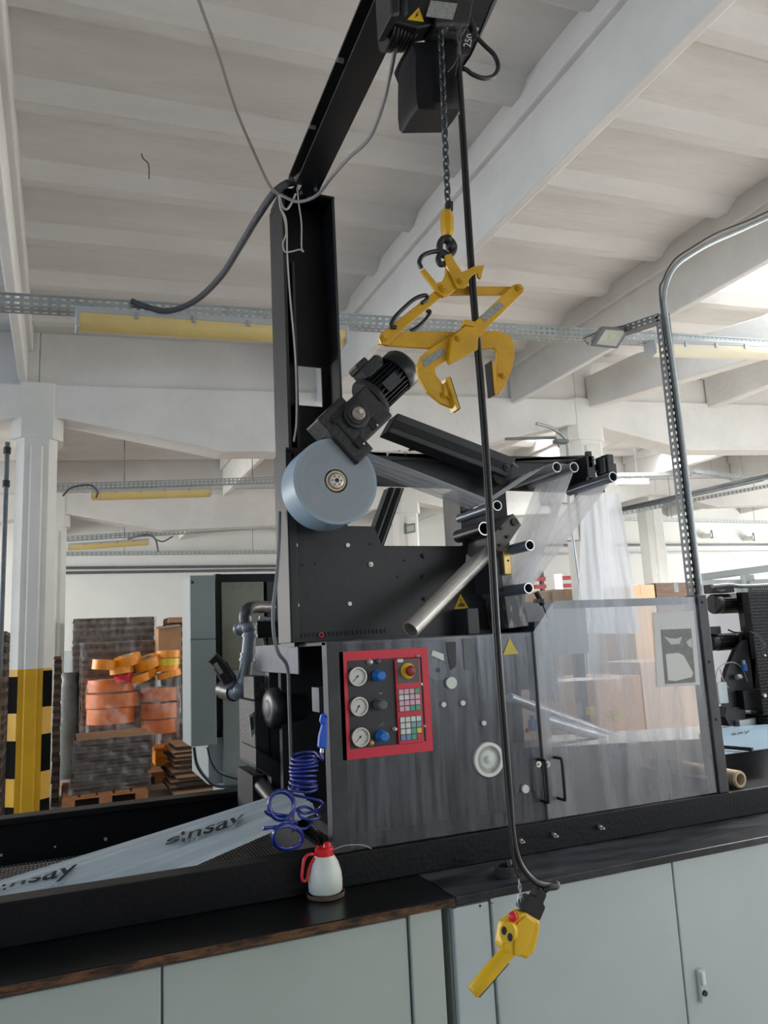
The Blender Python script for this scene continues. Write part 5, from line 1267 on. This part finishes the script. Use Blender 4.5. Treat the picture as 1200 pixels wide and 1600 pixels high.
pts = [jc + V((-bw * .45, 0, .121)), jc + V((-bw * .9, -.004, .127)), jc + V((-bw * 1.25, -.006, .118)), jc + V((-bw * 1.42, -.008, .09)), jc + V((-bw * 1.48, -.01, .062)), jc + V((-bw * 1.3, -.008, .054)), jc + V((-bw * 1.14, -.006, .064)), jc + V((-bw * .95, -.004, .092)), jc + V((-bw * .62, -.002, .114))]
b = MB(); b.tube(catmull(pts, 6), .0045, 10); b.tube([jc + V((-bw * .42, 0, .115)), jc + V((-bw * .44, 0, .147))], .0045, 8); b.build('handle', 'red_plastic', t, 60)
b = MB(); pts = [jc + V((bw * .2, 0, .140))] + [at(qx, qy, y=jc.y) for qx, qy in ((512, 1332), (525, 1326), (540, 1321), (560, 1320), (572, 1322), (580, 1326))]; b.tube(catmull(pts, 6), .0013, 8); b.build('spout_tube', 'cable_light', t, 60)
b = MB(); b.lathe([(bw * .95, 0), (bw * 1.12, .002), (bw * 1.14, .014), (bw * 1.1, .014), (bw * 1.06, .004), (bw * .2, .003)], jc, (0, 0, 1), 36)
b.build('dish', 'dish_brown', None, 40, label='small brown grimy round dish under the jug', cat='dish')
# black cap lying on the worktop
P = at(790, 1368, z=.853)
t = thing('black_cap', 'black plastic ring cap lying on the right worktop', 'cap', P)
b = MB(); b.pipe(P, P + V((0, 0, .03)), .033, .028, 28); b.build('cap_ring', 'clamp_rubber', t, 40)
b = MB(); b.cyl(P + V((0, 0, .004)), P + V((0, 0, .01)), .028, n=24); b.cyl(P + V((.02, 0, .01)), P + V((.02, .01, .04)), .010, n=16); b.build('cap_stub', 'cable_black', t, 40)

# ================================================================ behind the machine at left: enclosures, duct, motor
EY = 4.4
t = thing('electrical_enclosure', 'narrow tall grey electrical enclosure on the outer left', 'electrical cabinet', at(310, 1165, y=EY))
x0 = at(297, 1000, y=EY).x; x1 = at(337, 1000, y=EY).x; z1 = at(297, 899, y=EY).z; zm = at(297, 1000, y=EY).z; z0 = at(300, 1167, y=EY).z
b = MB(); b.box(x0, x1, EY + .012, EY + .30, z0, z1); b.build('case', 'enclosure_grey', t, bevel=.004)
b = MB(); b.box(x0 + .002, x1, EY, EY + .012, zm + .003, z1); b.build('upper_cover', 'enclosure_grey', t, bevel=.003)
b = MB(); b.box(x0 + .002, x1, EY, EY + .012, z0, zm - .003); b.build('lower_cover', 'enclosure_grey', t, bevel=.003)
P = at(299, 910, y=EY); b = MB(); b.cyl((P.x + .006, EY, P.z), (P.x + .006, EY - .004, P.z), .008, n=14); b.build('screw', 'mark_black', t)
t = thing('electrical_enclosure', 'wide stained grey electrical enclosure behind the grey duct', 'electrical cabinet', at(400, 1220, y=4.6))
WY = 4.5
x0 = at(347, 1050, y=WY).x; x1 = 1.5; z1 = at(345, 902, y=WY).z; z0 = at(345, 1228, y=WY).z
b = MB(); b.box(x0 - .03, x1, WY + .02, WY + .35, z0 + .25, z1 + .02); b.box(x0 - .03, x0 + .0, WY, WY + .3, z0 + .3, z1 + .02); b.build('black_frame', 'black_paint', t)
zj = at(400, 1045, y=WY).z; xr = at(412, 950, y=WY).x
b = MB(); b.box(x0, xr, WY - .01, WY + .03, zj, z1 - .03); b.build('upper_door', 'enclosure_stained', t, bevel=.004)
b = MB(); b.box(x0, x1 - .2, WY - .01, WY + .33, 0, zj); b.build('lower_door', 'enclosure_grey', t, bevel=.004)
x2 = at(326, 1190, y=WY).x; b = MB(); b.box(x2, x0 + .01, WY + .01, WY + .6, z0 + .01, z0 + .26); b.build('base_box', 'enclosure_grey', t, bevel=.004)
b = MB(); b.box(xr + .02, xr + .1, WY - .01, WY + .03, z0 + .4, z1 - .03); b.build('side_door', 'mast_paint', t)
for k, pp in enumerate((((303, 1168), (308, 1195), (322, 1216), (340, 1228), (372, 1228), (405, 1222), (425, 1212)), ((325, 1168), (330, 1188), (342, 1206), (362, 1214), (392, 1220), (420, 1222)))):
    cable(('outer' if k == 0 else 'inner') + ' blue-grey hose curving from under the narrow enclosure', [at(qx, qy, y=4.42 + .012 * i) for i, (qx, qy) in enumerate(pp)], .009, 'blue_grey_steel', 'hose', group='hoses under the enclosure')
# grey plastic duct
DY = 3.55
def D(px, py, y=DY): return at(280 + px / 6.0, 900 + py / 6.0, y=y)
t = thing('exhaust_duct', 'grey plastic pipe with elbows standing beside the black motor', 'duct', D(600, 1100))
b = MB(); b.tube(catmull([D(860, 290, DY + .15), D(780, 290, DY + .1), D(700, 290, DY + .03), D(645, 310), D(620, 370), D(622, 430)], 6), .029, 18); b.build('black_elbow', 'duct_black', t, 60)
b = MB(); b.tube(catmull([D(560, 500, DY + .06), D(600, 480, DY + .03), D(645, 470), D(662, 510), D(662, 560)], 6), .0305, 20); b.sphere(D(655, 485), .036); b.sphere(D(570, 495, DY + .05), .034); b.build('elbow', 'pipe_pvc', t, 60)
b = MB(); b.cyl(D(662, 560), D(645, 740), .0305, n=28); b.cyl(D(645, 740), D(640, 780), .034, n=28); b.build('upper_tube', 'pipe_pvc', t, 60)
b = MB(); b.cyl(D(637, 780), D(610, 980), .0300, n=28); b.build('lower_tube', 'galvanised_dark', t, 60)
for (a_, c_) in (((664, 545), (662, 575)), ((646, 725), (644, 745)), ((638, 775), (636, 800)), ((612, 970), (608, 1000))):
    b = MB(); b.cyl(D(*a_), D(*c_), .0365, n=28); b.build('collar', 'pipe_pvc', t, 60)
b = MB(); b.tube(catmull([D(608, 990), D(595, 1050), D(570, 1085), D(520, 1085, DY + .03), D(460, 1070, DY + .08)], 6), .036, 20); b.sphere(D(585, 1070), .044); b.build('lower_elbow', 'pipe_pvc', t, 60)
b = MB(); b.cyl(D(520, 1085, DY + .03), D(420, 1060, DY + .12), .045, n=24); b.build('duct_socket', 'duct_black', t, 60)
t = thing('limit_valve', 'black cylinder with silver label leaning on the duct elbow', 'valve', D(470, 990))
b = MB(); b.cyl(D(475, 985, DY + .02), D(385, 830, DY + .02), .036, n=28); b.cyl(D(385, 830, DY + .02), D(310, 760, DY + .02), .027, n=28); b.build('valve_body', 'black_satin', t, 50)
b = MB(); q = [D(*p_, DY - .018) for p_ in ((322, 828), (352, 808), (415, 905), (382, 925))]; b.prism(q, (0, .003, 0)); b.build('label_plate', 'silver_label', t)
b = MB(); b.cyl(D(480, 990, DY + .02), D(500, 1020, DY + .02), .03, n=24); b.build('valve_neck', 'galvanised_dark', t, 50)
# small devices by the frame edge
t = thing('junction_unit', 'small black junction unit with wires between duct and machine frame', 'junction box', D(830, 560))
b = MB(); b.box(D(720, 500, 3.6).x, D(930, 500, 3.6).x, 3.58, 3.7, D(800, 580, 3.6).z, D(800, 420, 3.6).z); b.build('unit_body', 'black_satin', t, bevel=.006)
b = MB(); b.bar(D(750, 390, 3.6), D(850, 405, 3.6), .02, .015); b.build('unit_bracket', 'galvanised', t)
b = MB(); b.tube(catmull([D(705, 765, 3.55), D(730, 830, 3.55), D(780, 880, 3.55), D(860, 890, 3.55), D(950, 835, 3.5)], 6), .003, 6); b.tube(catmull([D(760, 790, 3.55), D(790, 860, 3.55), D(830, 885, 3.55)], 6), .003, 6); b.build('wire', 'brass', t, 60)
b = MB(); b.tube(catmull([D(790, 580, 3.55), D(805, 660, 3.55), D(790, 740, 3.55)], 6), .006, 6); b.build('wire', 'cable_black', t, 60)
# big black motor
t = thing('drive_motor', 'large black drive motor with domed cover in the open side of the machine', 'motor', at(430, 1150, y=3.2))
ac = at(424, 1107, y=3.1); bxl = at(393, 1100, y=3.25).x; bzt_ = at(393, 1057, y=3.25).z; bzm = at(393, 1095, y=3.25).z; bzb = at(450, 1185, y=3.25).z
b = MB(); b.lathe([(.04, -.018), (.07, -.012), (.080, .0), (.083, .03), (.083, .12)], ac, (1, .15, 0), 40); b.build('motor_cover', 'black_satin', t, 45)
b = MB(); b.lathe([(.01, -.024), (.028, -.021), (.036, -.018)], ac, (1, .15, 0), 30); b.build('cover_boss', 'post_steel', t, 45)
b = MB(); b.box(bxl + .01, .80, 3.25, 3.45, bzm, bzt_); b.box(bxl, .80, 3.2, 3.5, bzb - .02, bzm); b.build('motor_block', 'cast_black', t, bevel=.006)
b = MB(); b.box(bxl + .04, bxl + .14, 3.24, 3.25, bzt_ - .05, bzt_ - .03); b.build('rating_plate', 'post_steel', t)
b = MB(); q = [at(*p_, y=3.2) for p_ in ((389, 1118), (397, 1112), (399, 1142), (393, 1154))]; b.prism(q, (0, .01, 0)); b.build('bracket_plate', 'silver_label', t)
b = MB(); q = [at(*p_, y=3.195) for p_ in ((391, 1122), (395, 1119), (396, 1138), (393, 1142))]; b.prism(q, (0, .004, 0)); b.build('bracket_slot', 'mark_black', t)
# dark support beam under the motor
t = thing('motor_support', 'dark slanted support beam under the black motor', 'support', at(420, 1200, y=3.2))
b = MB(); q = [at(*p_, y=3.15) for p_ in ((400, 1170), (458, 1205), (458, 1240), (400, 1196))]; b.prism(q, (0, .3, 0)); b.build('beam_body', 'mast_paint', t)
b = MB(); b.box(at(395, 1240, y=3.3).x, .80, 3.3, 3.6, .86, 1.08); b.build('base_block', 'interior_black', t)

# ================================================================ pallets and stock at left
def pallet(label, x0, x1, y0, y1, zb=0.0):
    t = thing('pallet', label, 'pallet', ((x0 + x1) / 2, y0, zb))
    n = 5; w = (x1 - x0)
    for k in range(5):
        a = x0 + w * (k * .2 + .01); b = MB(); b.box(a, a + w * .17, y0, y1, zb + .122, zb + .144); b.build('deck_board', 'wood', t)
    for j in range(3):
        yy = y0 + (y1 - y0 - .1) * j / 2; b = MB(); b.box(x0, x1, yy, yy + .1, zb + .100, zb + .122); b.build('stringer_board', 'wood', t)
        for k in range(3):
            a = x0 + (w - .13) * k / 2; b = MB(); b.box(a, a + .13, yy, yy + .1, zb + .022, zb + .1); b.build('block', 'wood', t)
    for k in range(3):
        a = x0 + (w - .12) * k / 2; b = MB(); b.box(a, a + .12, y0, y1, zb, zb + .022); b.build('bottom_board', 'wood', t)
    return t
def sheet_stack(label, x0, x1, y0, y1, z0, z1, step=.02, m='cardboard_dark', jit=.012, wrap=False, lean=0.0, rnd=3):
    rs = random.Random(rnd)
    t = thing('cardboard_stack', label, 'cardboard stack', ((x0 + x1) / 2, y0, z0))
    b = MB(); z = z0; k = 0
    while z < z1 - step * .3:
        h = step * rs.uniform(.7, 1.2); h = min(h, z1 - z); f = (z - z0) / (z1 - z0)
        a = rs.uniform(-jit, jit) + lean * f; c = rs.uniform(-jit, jit)
        b.cur = k % 2; k += 1
        b.box(x0 + a, x1 + a + rs.uniform(-jit, jit) * .5, y0 + c, y1 + c, z, z + h * .86); b.box(x0 + a + .01, x1 + a - .01, y0 + c + .01, y1 + c - .01, z + h * .8, z + h); z += h
    b.cur = 2; b.box(x0 + lean, x1 + lean, y0, y1, z1, z1 + .006)
    b.build('sheets', [m, 'cardboard_shade', 'cardboard'], t)
    if wrap:
        def fn(u, v):
            per = [(x0 - .02, y1), (x0 - .03, y0 - .02), (x1 + .03, y0 - .02), (x1 + .02, y1)]
            s = u * 3; k = min(2, int(s)); f = s - k; z = z0 + (z1 - z0 + .01) * v
            x = per[k][0] + (per[k + 1][0] - per[k][0]) * f + lean * v; y = per[k][1] + (per[k + 1][1] - per[k][1]) * f
            return V((x + .008 * math.sin(v * 40 + u * 9), y + .012 * math.sin(v * 23 + u * 31) + .006 * math.sin(u * 90), z))
        b = MB(); b.grid(fn, 60, 16); b.build('stretch_wrap', 'wrap_film', t, 80)
    return t
PY0 = 9.25
pallet('wooden pallet under the low stack of flattened cardboard', .05, .93, PY0, 10.3)
sx0 = at(116, 1200, y=9.4).x; sx1 = at(232, 1200, y=9.4).x
sheet_stack('low dark stack of flattened cardboard wrapped in film on the front pallet', .14, .93, 9.35, 10.2, .146, .70, .022, wrap=True, jit=.02, lean=.05, rnd=5)
sheet_stack('tall dark stack of flattened cardboard behind the orange rolls', .17, 1.26, 11.75, 12.6, .12, 2.13, .05, 'cardboard_brown', .006, True, rnd=8)
sheet_stack('cardboard stack with a sloped top directly behind the orange rolls', .28, 1.22, 11.2, 11.7, .12, 1.78, .05, 'cardboard_brown', .006, True, rnd=9)
pallet('wooden pallet under the orange rolls', .20, 1.25, 10.35, 11.15)
def roll_at(px, py, y, r, h, m, label, axis=(0, 0, 1), group='orange rolls piled on the rear pallet', inner=.5):
    P = at(px, py, y=y); ax = V(axis).normalized()
    t = thing('orange_roll' if m != 'tape_red' else 'red_roll', label, 'roll', P - V((0, 0, h / 2)), group)
    b = MB(); b.pipe(P - ax * h / 2, P + ax * h / 2, r, r * inner, 36); b.build('wound_body', m, t, 40)
    b = MB(); b.pipe(P - ax * (h / 2 + .003), P + ax * (h / 2 + .003), r * (inner + .06), r * (inner - .04), 28); b.build('core', 'core_card', t, 40)
def Z8(x, y): return x / 3.75, 880 + y / 3.75
big = [(650, 890, .29, .19, 'lower big orange roll in the left column of the pile'), (660, 800, .32, .17, 'upper big orange roll in the left column under the wrap'), (940, 950, .24, .17, 'lowest big orange roll in the right column of the pile'), (938, 860, .25, .19, 'middle big orange roll in the right column of the pile'), (940, 765, .25, .17, 'top big orange roll in the right column under the wrap'), (650, 715, .28, .15, 'flat orange roll lying on the left column of the pile')]
for (zx, zy, r, h, lb) in big: roll_at(*Z8(zx, zy), 10.75, r, h, 'tape_deep', lb)
small = [(615, 595, .14, .11, (0.1, 0, 1), 'tape_orange', 'leftmost small orange roll on top of the pile'),
         (750, 568, .15, .11, (-.25, -.1, 1), 'tape_orange', 'tilted orange roll second from the left on top of the pile'),
         (712, 625, .13, .08, (-.1, 0, 1), 'tape_orange', 'orange roll peeping out under the tilted roll'),
         (865, 580, .15, .11, (-.35, -.2, 1), 'tape_orange', 'strongly tilted orange roll in the middle of the pile top'),
         (985, 532, .135, .08, (0, 0, 1), 'tape_orange', 'orange roll topmost on the short column at right'),
         (985, 578, .13, .075, (0, 0, 1), 'tape_yellow', 'bright yellow roll in the short column at right'),
         (980, 615, .135, .07, (0, 0, 1), 'tape_orange', 'orange roll below the yellow roll'),
         (885, 625, .075, .10, (.5, -.3, 1), 'tape_orange', 'small narrow orange roll leaning in front of the short column'),
         (825, 668, .12, .09, (-.3, -.1, 1), 'tape_orange', 'orange roll at the front edge beside the red roll'),
         (725, 662, .10, .075, (-.35, -.3, 1), 'tape_red', 'red roll lying on the orange pile'),
         (990, 650, .14, .07, (-.2, 0, 1), 'tape_orange', 'slightly tilted orange roll under the short column')]
for (zx, zy, r, h, ax, m, lb) in small: roll_at(*Z8(zx, zy), 10.45, r * 1.1, h * 1.1, m, lb, ax)
P = at(*Z8(985, 1110), y=10.2); t = thing('orange_crate', 'orange plastic crate at the foot of the orange rolls', 'crate', (P.x, 10.1, P.z - .17))
b = MB(); b.box(P.x - .16, P.x + .17, 10.1, 10.5, P.z - .14, P.z + .06); b.build('crate_body', 'tape_orange', t, bevel=.01)
b = MB(); b.box(P.x - .18, P.x + .19, 10.08, 10.5, P.z + .05, P.z + .08); b.box(P.x - .14, P.x + .14, 10.09, 10.1, P.z - .05, P.z - .03); b.build('crate_rim', 'tape_deep', t, bevel=.004)
# stretch wrap around the orange pile
P0 = at(*Z8(505, 900), y=10.3); P1 = at(*Z8(1060, 900), y=10.3); zlo = at(*Z8(700, 1000), y=10.3).z; zhi = at(*Z8(700, 690), y=10.3).z
def fn(u, v):
    per = [(P0.x + .05, 11.1), (P0.x, 10.34), (P1.x, 10.34), (P1.x, 11.1)]; s = u * 3; k = min(2, int(s)); f = s - k
    x = per[k][0] + (per[k + 1][0] - per[k][0]) * f; y = per[k][1] + (per[k + 1][1] - per[k][1]) * f
    return V((x + .02 * math.sin(v * 9 + u * 14), y + .03 * math.sin(u * 24 + v * 6) + .01 * math.sin(v * 50 + u * 60), zlo - .15 + (zhi - zlo + .15) * v + .04 * math.sin(u * 20)))
b = MB(); b.grid(fn, 70, 20); b.build('stretch_wrap', 'wrap_film', None, 80, label='loose clear stretch wrap around the pile of orange rolls', cat='plastic film')
# stacks behind the column and at the right of the pallets
sheet_stack('dark cardboard stack standing just behind the striped column', -.06, .02, 9.6, 10.3, .0, 1.62, .05, 'cardboard_brown', .006, rnd=11)
sheet_stack('brown cardboard stack at the left picture edge beside the grey pipe', -1.1, -.52, 9.0, 9.9, .0, 1.9, .06, 'cardboard_brown', .01, rnd=12)
P = at(104, 1080, y=11.6); t = thing('wrapped_bundle', 'pale grey shrink-wrapped bundle behind the striped column', 'bundle', (P.x, 11.6, 0))
b = MB(); b.lathe([(.12, 0), (.15, .1), (.15, .7), (.17, .75), (.15, .8), (.14, 1.2), (.10, 1.3), (.12, 1.4)], (P.x + .02, 11.7, 0), (0, 0, 1), 20); b.build('wrapped_body', 'grey_shrink', t, 60)
sheet_stack('messy pile of loose cardboard sheets below the narrow enclosure', 1.22, 1.9, 9.2, 9.9, .0, .55, .03, 'cardboard', .06, rnd=21)
sheet_stack('brown stack of boxes right of the orange rolls', 1.32, 1.9, 10.6, 11.4, .0, 1.45, .07, 'cardboard_brown', .01, True, rnd=22)
P = at(262, 985, y=10.8); t = thing('carton', 'open brown carton on top of the stack right of the orange rolls', 'box', (P.x, 10.8, P.z - .08))
b = MB(); b.box(P.x - .12, P.x + .18, 10.8, 11.2, 1.45, P.z + .06); b.build('carton_body', 'cardboard', t)
b = MB(); b.hexa([(P.x - .16, 10.7, P.z + .02), (P.x + .16, 10.72, P.z + .05), (P.x + .16, 10.9, P.z + .07), (P.x - .12, 10.9, P.z + .05), (P.x - .16, 10.7, P.z + .03), (P.x + .16, 10.72, P.z + .06), (P.x + .16, 10.9, P.z + .08), (P.x - .12, 10.9, P.z + .06)]); b.build('flap', 'cardboard_light', t)
sheet_stack('tall brown stack rising beside the narrow enclosure top', 1.45, 2.1, 11.6, 12.3, .0, 2.1, .07, 'cardboard', .01, rnd=23)
# vertical grey pipe at the left edge
t = thing('standpipe', 'dark grey vertical pipe with joints at the left picture edge', 'pipe', at(4, 1000, y=6.9))
xx = at(6, 850, y=7.6).x
b = MB(); b.cyl((xx, 7.62, 0), (xx, 7.62, at(6, 690, y=7.6).z), .022, n=16); b.build('pipe_run', 'galvanised_dark', t, 50)
for qy in (703, 755): b = MB(); z = at(6, qy, y=7.6).z; b.cyl((xx, 7.62, z - .03), (xx, 7.62, z + .03), .032, n=16); b.build('pipe_joint', 'cast_black', t, 50)

# ================================================================ cartons behind the machine at right
def carton(label, a, c, y, dpt, m='cardboard', bot=0.0, tape=True, wrapm=None):
    P = at(*a, y=y); Q_ = at(*c, y=y)
    t = thing('carton', label, 'box', ((P.x + Q_.x) / 2, y, bot))
    b = MB(); b.box(P.x, Q_.x, y, y + dpt, bot, P.z); b.build('carton_body', m, t, bevel=.004)
    b = MB(); b.box((P.x + Q_.x) / 2 - .03, (P.x + Q_.x) / 2 + .03, y - .002, y + dpt, P.z - .1, P.z + .002); b.build('tape_strip', 'tape_matte' if m != 'cardboard_brown' else 'grey_shrink', t)
    return t
carton('light orange carton stack seen above the guard door', (984, 914), (1022, 914), 6.2, .6, 'tape_matte')
carton('brown film-wrapped carton stack beside the thin post', (1024, 911), (1086, 908), 6.25, .6, 'cardboard_brown')
carton('pale carton stack left of the conduit behind the rollers', (863, 921), (906, 918), 8.05, .5, 'cardboard_light')
carton('pale carton stack behind the lowest roller tube', (820, 925), (862, 922), 8.1, .5, 'cardboard_light')
carton('brown carton visible through the guard door', (1000, 1035), (1100, 1030), 5.4, .6, 'cardboard_light')
carton('lower brown carton visible through the guard door', (930, 1060), (1000, 1056), 5.2, .6, 'cardboard')
# red rack beams and bright window far behind
t = thing('pallet_rack', 'far pallet rack with red beams seen between the film webs', 'rack', at(850, 930, y=16))
for (a_, c_) in (((835, 905), (912, 902)), ((835, 917), (912, 914))):
    b = MB(); b.bar(at(*a_, y=16), at(*c_, y=16), .05, .10); b.build('rack_beam', 'rack_red', t)
for qx in (848, 905):
    P = at(qx, 905, y=16); b = MB(); b.box(P.x - .04, P.x + .04, 16, 16.1, 0, P.z + .2); b.build('upright', 'blue_grey_steel', t)
b = MB(); P = at(866, 900, y=12.9); Q_ = at(878, 900, y=12.9); b.box(P.x, Q_.x, 12.9, 13.2, 0, at(870, 897, y=12.9).z); b.build('white_pillar', 'wall_paint', None, label='slim white pillar in front of the far red rack', cat='pillar')
# partition with grey frame at right
t = thing('partition', 'white partition with a grey top rail behind the printing unit', 'partition', at(1150, 1100, y=9.5))
a_ = at(1097, 902, y=9.5); c_ = at(1260, 880, y=9.5)
b = MB(); b.bar(a_, c_, .08, .12); b.build('top_rail', 'enclosure_grey', t)
b = MB(); b.box(a_.x, c_.x, 9.55, 9.6, 0, a_.z - .04); b.build('panel', 'partition_white', t)
b = MB(); P = at(1168, 930, y=9.3); b.box(P.x, P.x + .2, 9.3, 9.4, .0, at(1168, 898, y=9.3).z); b.bar(at(1170, 915, y=9.3), at(1250, 908, y=9.3), .06, .14); b.build('frame_post', 'enclosure_grey', t)

# ================================================================ printing unit at the right edge
t = thing('printing_unit', 'black printing unit with two motors and perforated guard at the right edge', 'machine', at(1190, 1210, y=3.0))
UY = 3.3
def U(px, py, y=UY): return at(px, py, y=y)
def mot(pa, pb_, r, label=None):
    A_ = U(*pa, UY + .1); B_ = U(*pb_, UY + .1)
    b = MB(); b.lathe([(r * .9, 0), (r, .008), (r, .04)], A_, (B_ - A_), 32); b.build('motor_cap', 'cast_black', t, 40)
    b = MB(); L_ = (B_ - A_).length; b.cyl(A_ + (B_ - A_).normalized() * .04, B_, r * .9, n=32)
    for k in range(24):
        a = 2 * math.pi * k / 24; rad = V((0, math.cos(a), math.sin(a))); b.obox((A_ + B_) / 2 + rad * r * .93 + V((.02, 0, 0)), (1, 0, 0), rad, V((1, 0, 0)).cross(rad), L_ - .06, .008, .003)
    b.build('motor_body', 'black_satin', t, 40)
mot((1113, 944), (1170, 942), .057)
mot((1108, 1004), (1155, 1002), .047)
b = MB(); b.box(U(1130, 915).x, U(1158, 915).x, UY + .05, UY + .15, U(1130, 925).z, U(1130, 911).z); b.build('terminal_box', 'cast_black', t, bevel=.004)
b = MB(); b.box(U(1112, 985).x, U(1138, 985).x, UY + .05, UY + .15, U(1130, 990).z, U(1130, 978).z); b.build('terminal_box', 'cast_black', t, bevel=.004)
b = MB(); b.tube(catmull([U(1113, 916), U(1125, 915), U(1140, 914), U(1160, 916), U(1210, 914)], 6), .012, 10); b.build('metal_hose', 'galvanised_dark', t, 60)
b = MB(); b.tube(catmull([U(1118, 922), U(1124, 924), U(1132, 922)], 5), .005, 8); b.tube(catmull([U(1138, 984), U(1148, 988), U(1160, 988)], 5), .005, 8); b.build('motor_cable', 'cable_black', t, 60)
b = MB(); P = U(1168, 918, UY - .1); Lz = U(1168, 918, UY - .1).z - U(1172, 1150, UY - .1).z
b.perf(P + V((0, 0, -Lz)), (.5, 0, 0), (0, 0, Lz), 34, 44, .5, .5, (0, .003, 0)); b.build('perforated_guard', 'black_paint', t)
b = MB(); b.box(P.x + .06, P.x + .5, UY, UY + .04, P.z - Lz, P.z - .02); b.box(P.x + .0, P.x + .5, UY - .1, UY + .1, .953, P.z - Lz + .1); b.box(U(1147, 1060).x, P.x + .3, UY - .05, UY + .1, U(1150, 1108).z, U(1150, 1079).z); b.build('side_frame', 'black_paint', t)
b = MB(); b.lathe([(.075, 0), (.08, .01), (.08, .06)], U(1176, 1008, UY + .03), (-1, -.3, 0), 36); b.build('drive_wheel', 'cast_black', t, 45)
b = MB(); q = [U(*p_, UY) for p_ in ((1137, 1045), (1150, 1015), (1166, 1000), (1180, 1000), (1180, 1110), (1133, 1110), (1133, 1060))]; b.prism(q, (0, .03, 0)); b.build('bracket_plate', 'mast_paint', t)
b = MB(); q = [U(*p_, UY - .02) for p_ in ((1135, 1105), (1165, 1105), (1165, 1130), (1140, 1135), (1133, 1120))]; b.prism(q, (0, .1, 0)); b.build('lower_bracket', 'cast_black', t)
P = U(1163, 1043, UY - .03); b = MB(); b.cyl(P + V((0, 0, -.018)), P + V((0, 0, .018)), .014, n=16); b.build('air_regulator', 'blue_plastic', t, 50)
b = MB(); b.cyl(P + V((0, 0, .018)), P + V((0, 0, .04)), .009, n=12); b.build('regulator_cap', 'galvanised', t, 50)
P = U(1151, 1058, UY - .03); b = MB(); b.cyl(P, P + V((.03, .0, 0)), .014, n=20); b.build('knob', 'galvanised', t, 50)
b = MB(); b.box(U(1120, 1080).x, U(1135, 1080).x, UY - .01, UY + .05, U(1125, 1100).z, U(1125, 1066).z); b.build('valve_block', 'galvanised', t, bevel=.004)
b = MB(); b.tube(catmull([U(1118, 1065), U(1122, 1045), U(1140, 1035), U(1158, 1042), U(1168, 1065)], 6), .003, 6); b.tube(catmull([U(1125, 1045), U(1130, 1062), U(1138, 1075)], 5), .003, 6); b.build('air_line', 'cable_light', t, 60)
for (qx, qy, r) in ((1196, 1087, .010), (1196, 1024, .006)):
    P = U(qx, qy, UY - .11); b = MB(); b.cyl(P, P + V((0, .02, 0)), r, n=14); b.build('bolt', 'screw_zinc', t, 40)
b = MB(); q = [U(*p_, UY - .05) for p_ in ((1155, 1126), (1181, 1122), (1182, 1140), (1158, 1142))]; b.prism(q, (0, .05, 0)); b.build('guide_plate', 'galvanised', t)
b = MB(); q = [U(*p_, UY - .12) for p_ in ((1164, 1150), (1200, 1142), (1200, 1215), (1184, 1216), (1180, 1168), (1165, 1166))]; b.prism(q, (0, .3, 0)); b.build('foot_block', 'black_paint', t)
# film leaving the machine under the printing unit
q = [U(1128, 1176, 2.75), U(1190, 1168, 2.75), U(1190, 1140, 3.25), U(1126, 1138, 3.25)]
q = [at(1120, 1181, z=1.06), at(1200, 1170, z=1.06), at(1200, 1132, z=1.06), at(1115, 1139, z=1.06)]
t = thing('printed_film', 'pale film web leaving the machine under the printing unit', 'plastic film', q[0])
b = MB(); b.prism(q, (0, 0, .002)); b.build('film_web', 'roll_side', t)
b = MB(); text_into(b, 'say', quadmap(at(1144, 1151, z=1.0625), at(1174, 1145, z=1.0625), at(1172, 1141, z=1.0625), at(1142, 1146, z=1.0625))); b.build('print', 'dark_print', t)
b = MB(); b.cyl(at(1129, 1167, z=1.075), at(1176, 1171, z=1.075), .008, n=12); b.build('guide_rod', 'cast_black', t, 50)
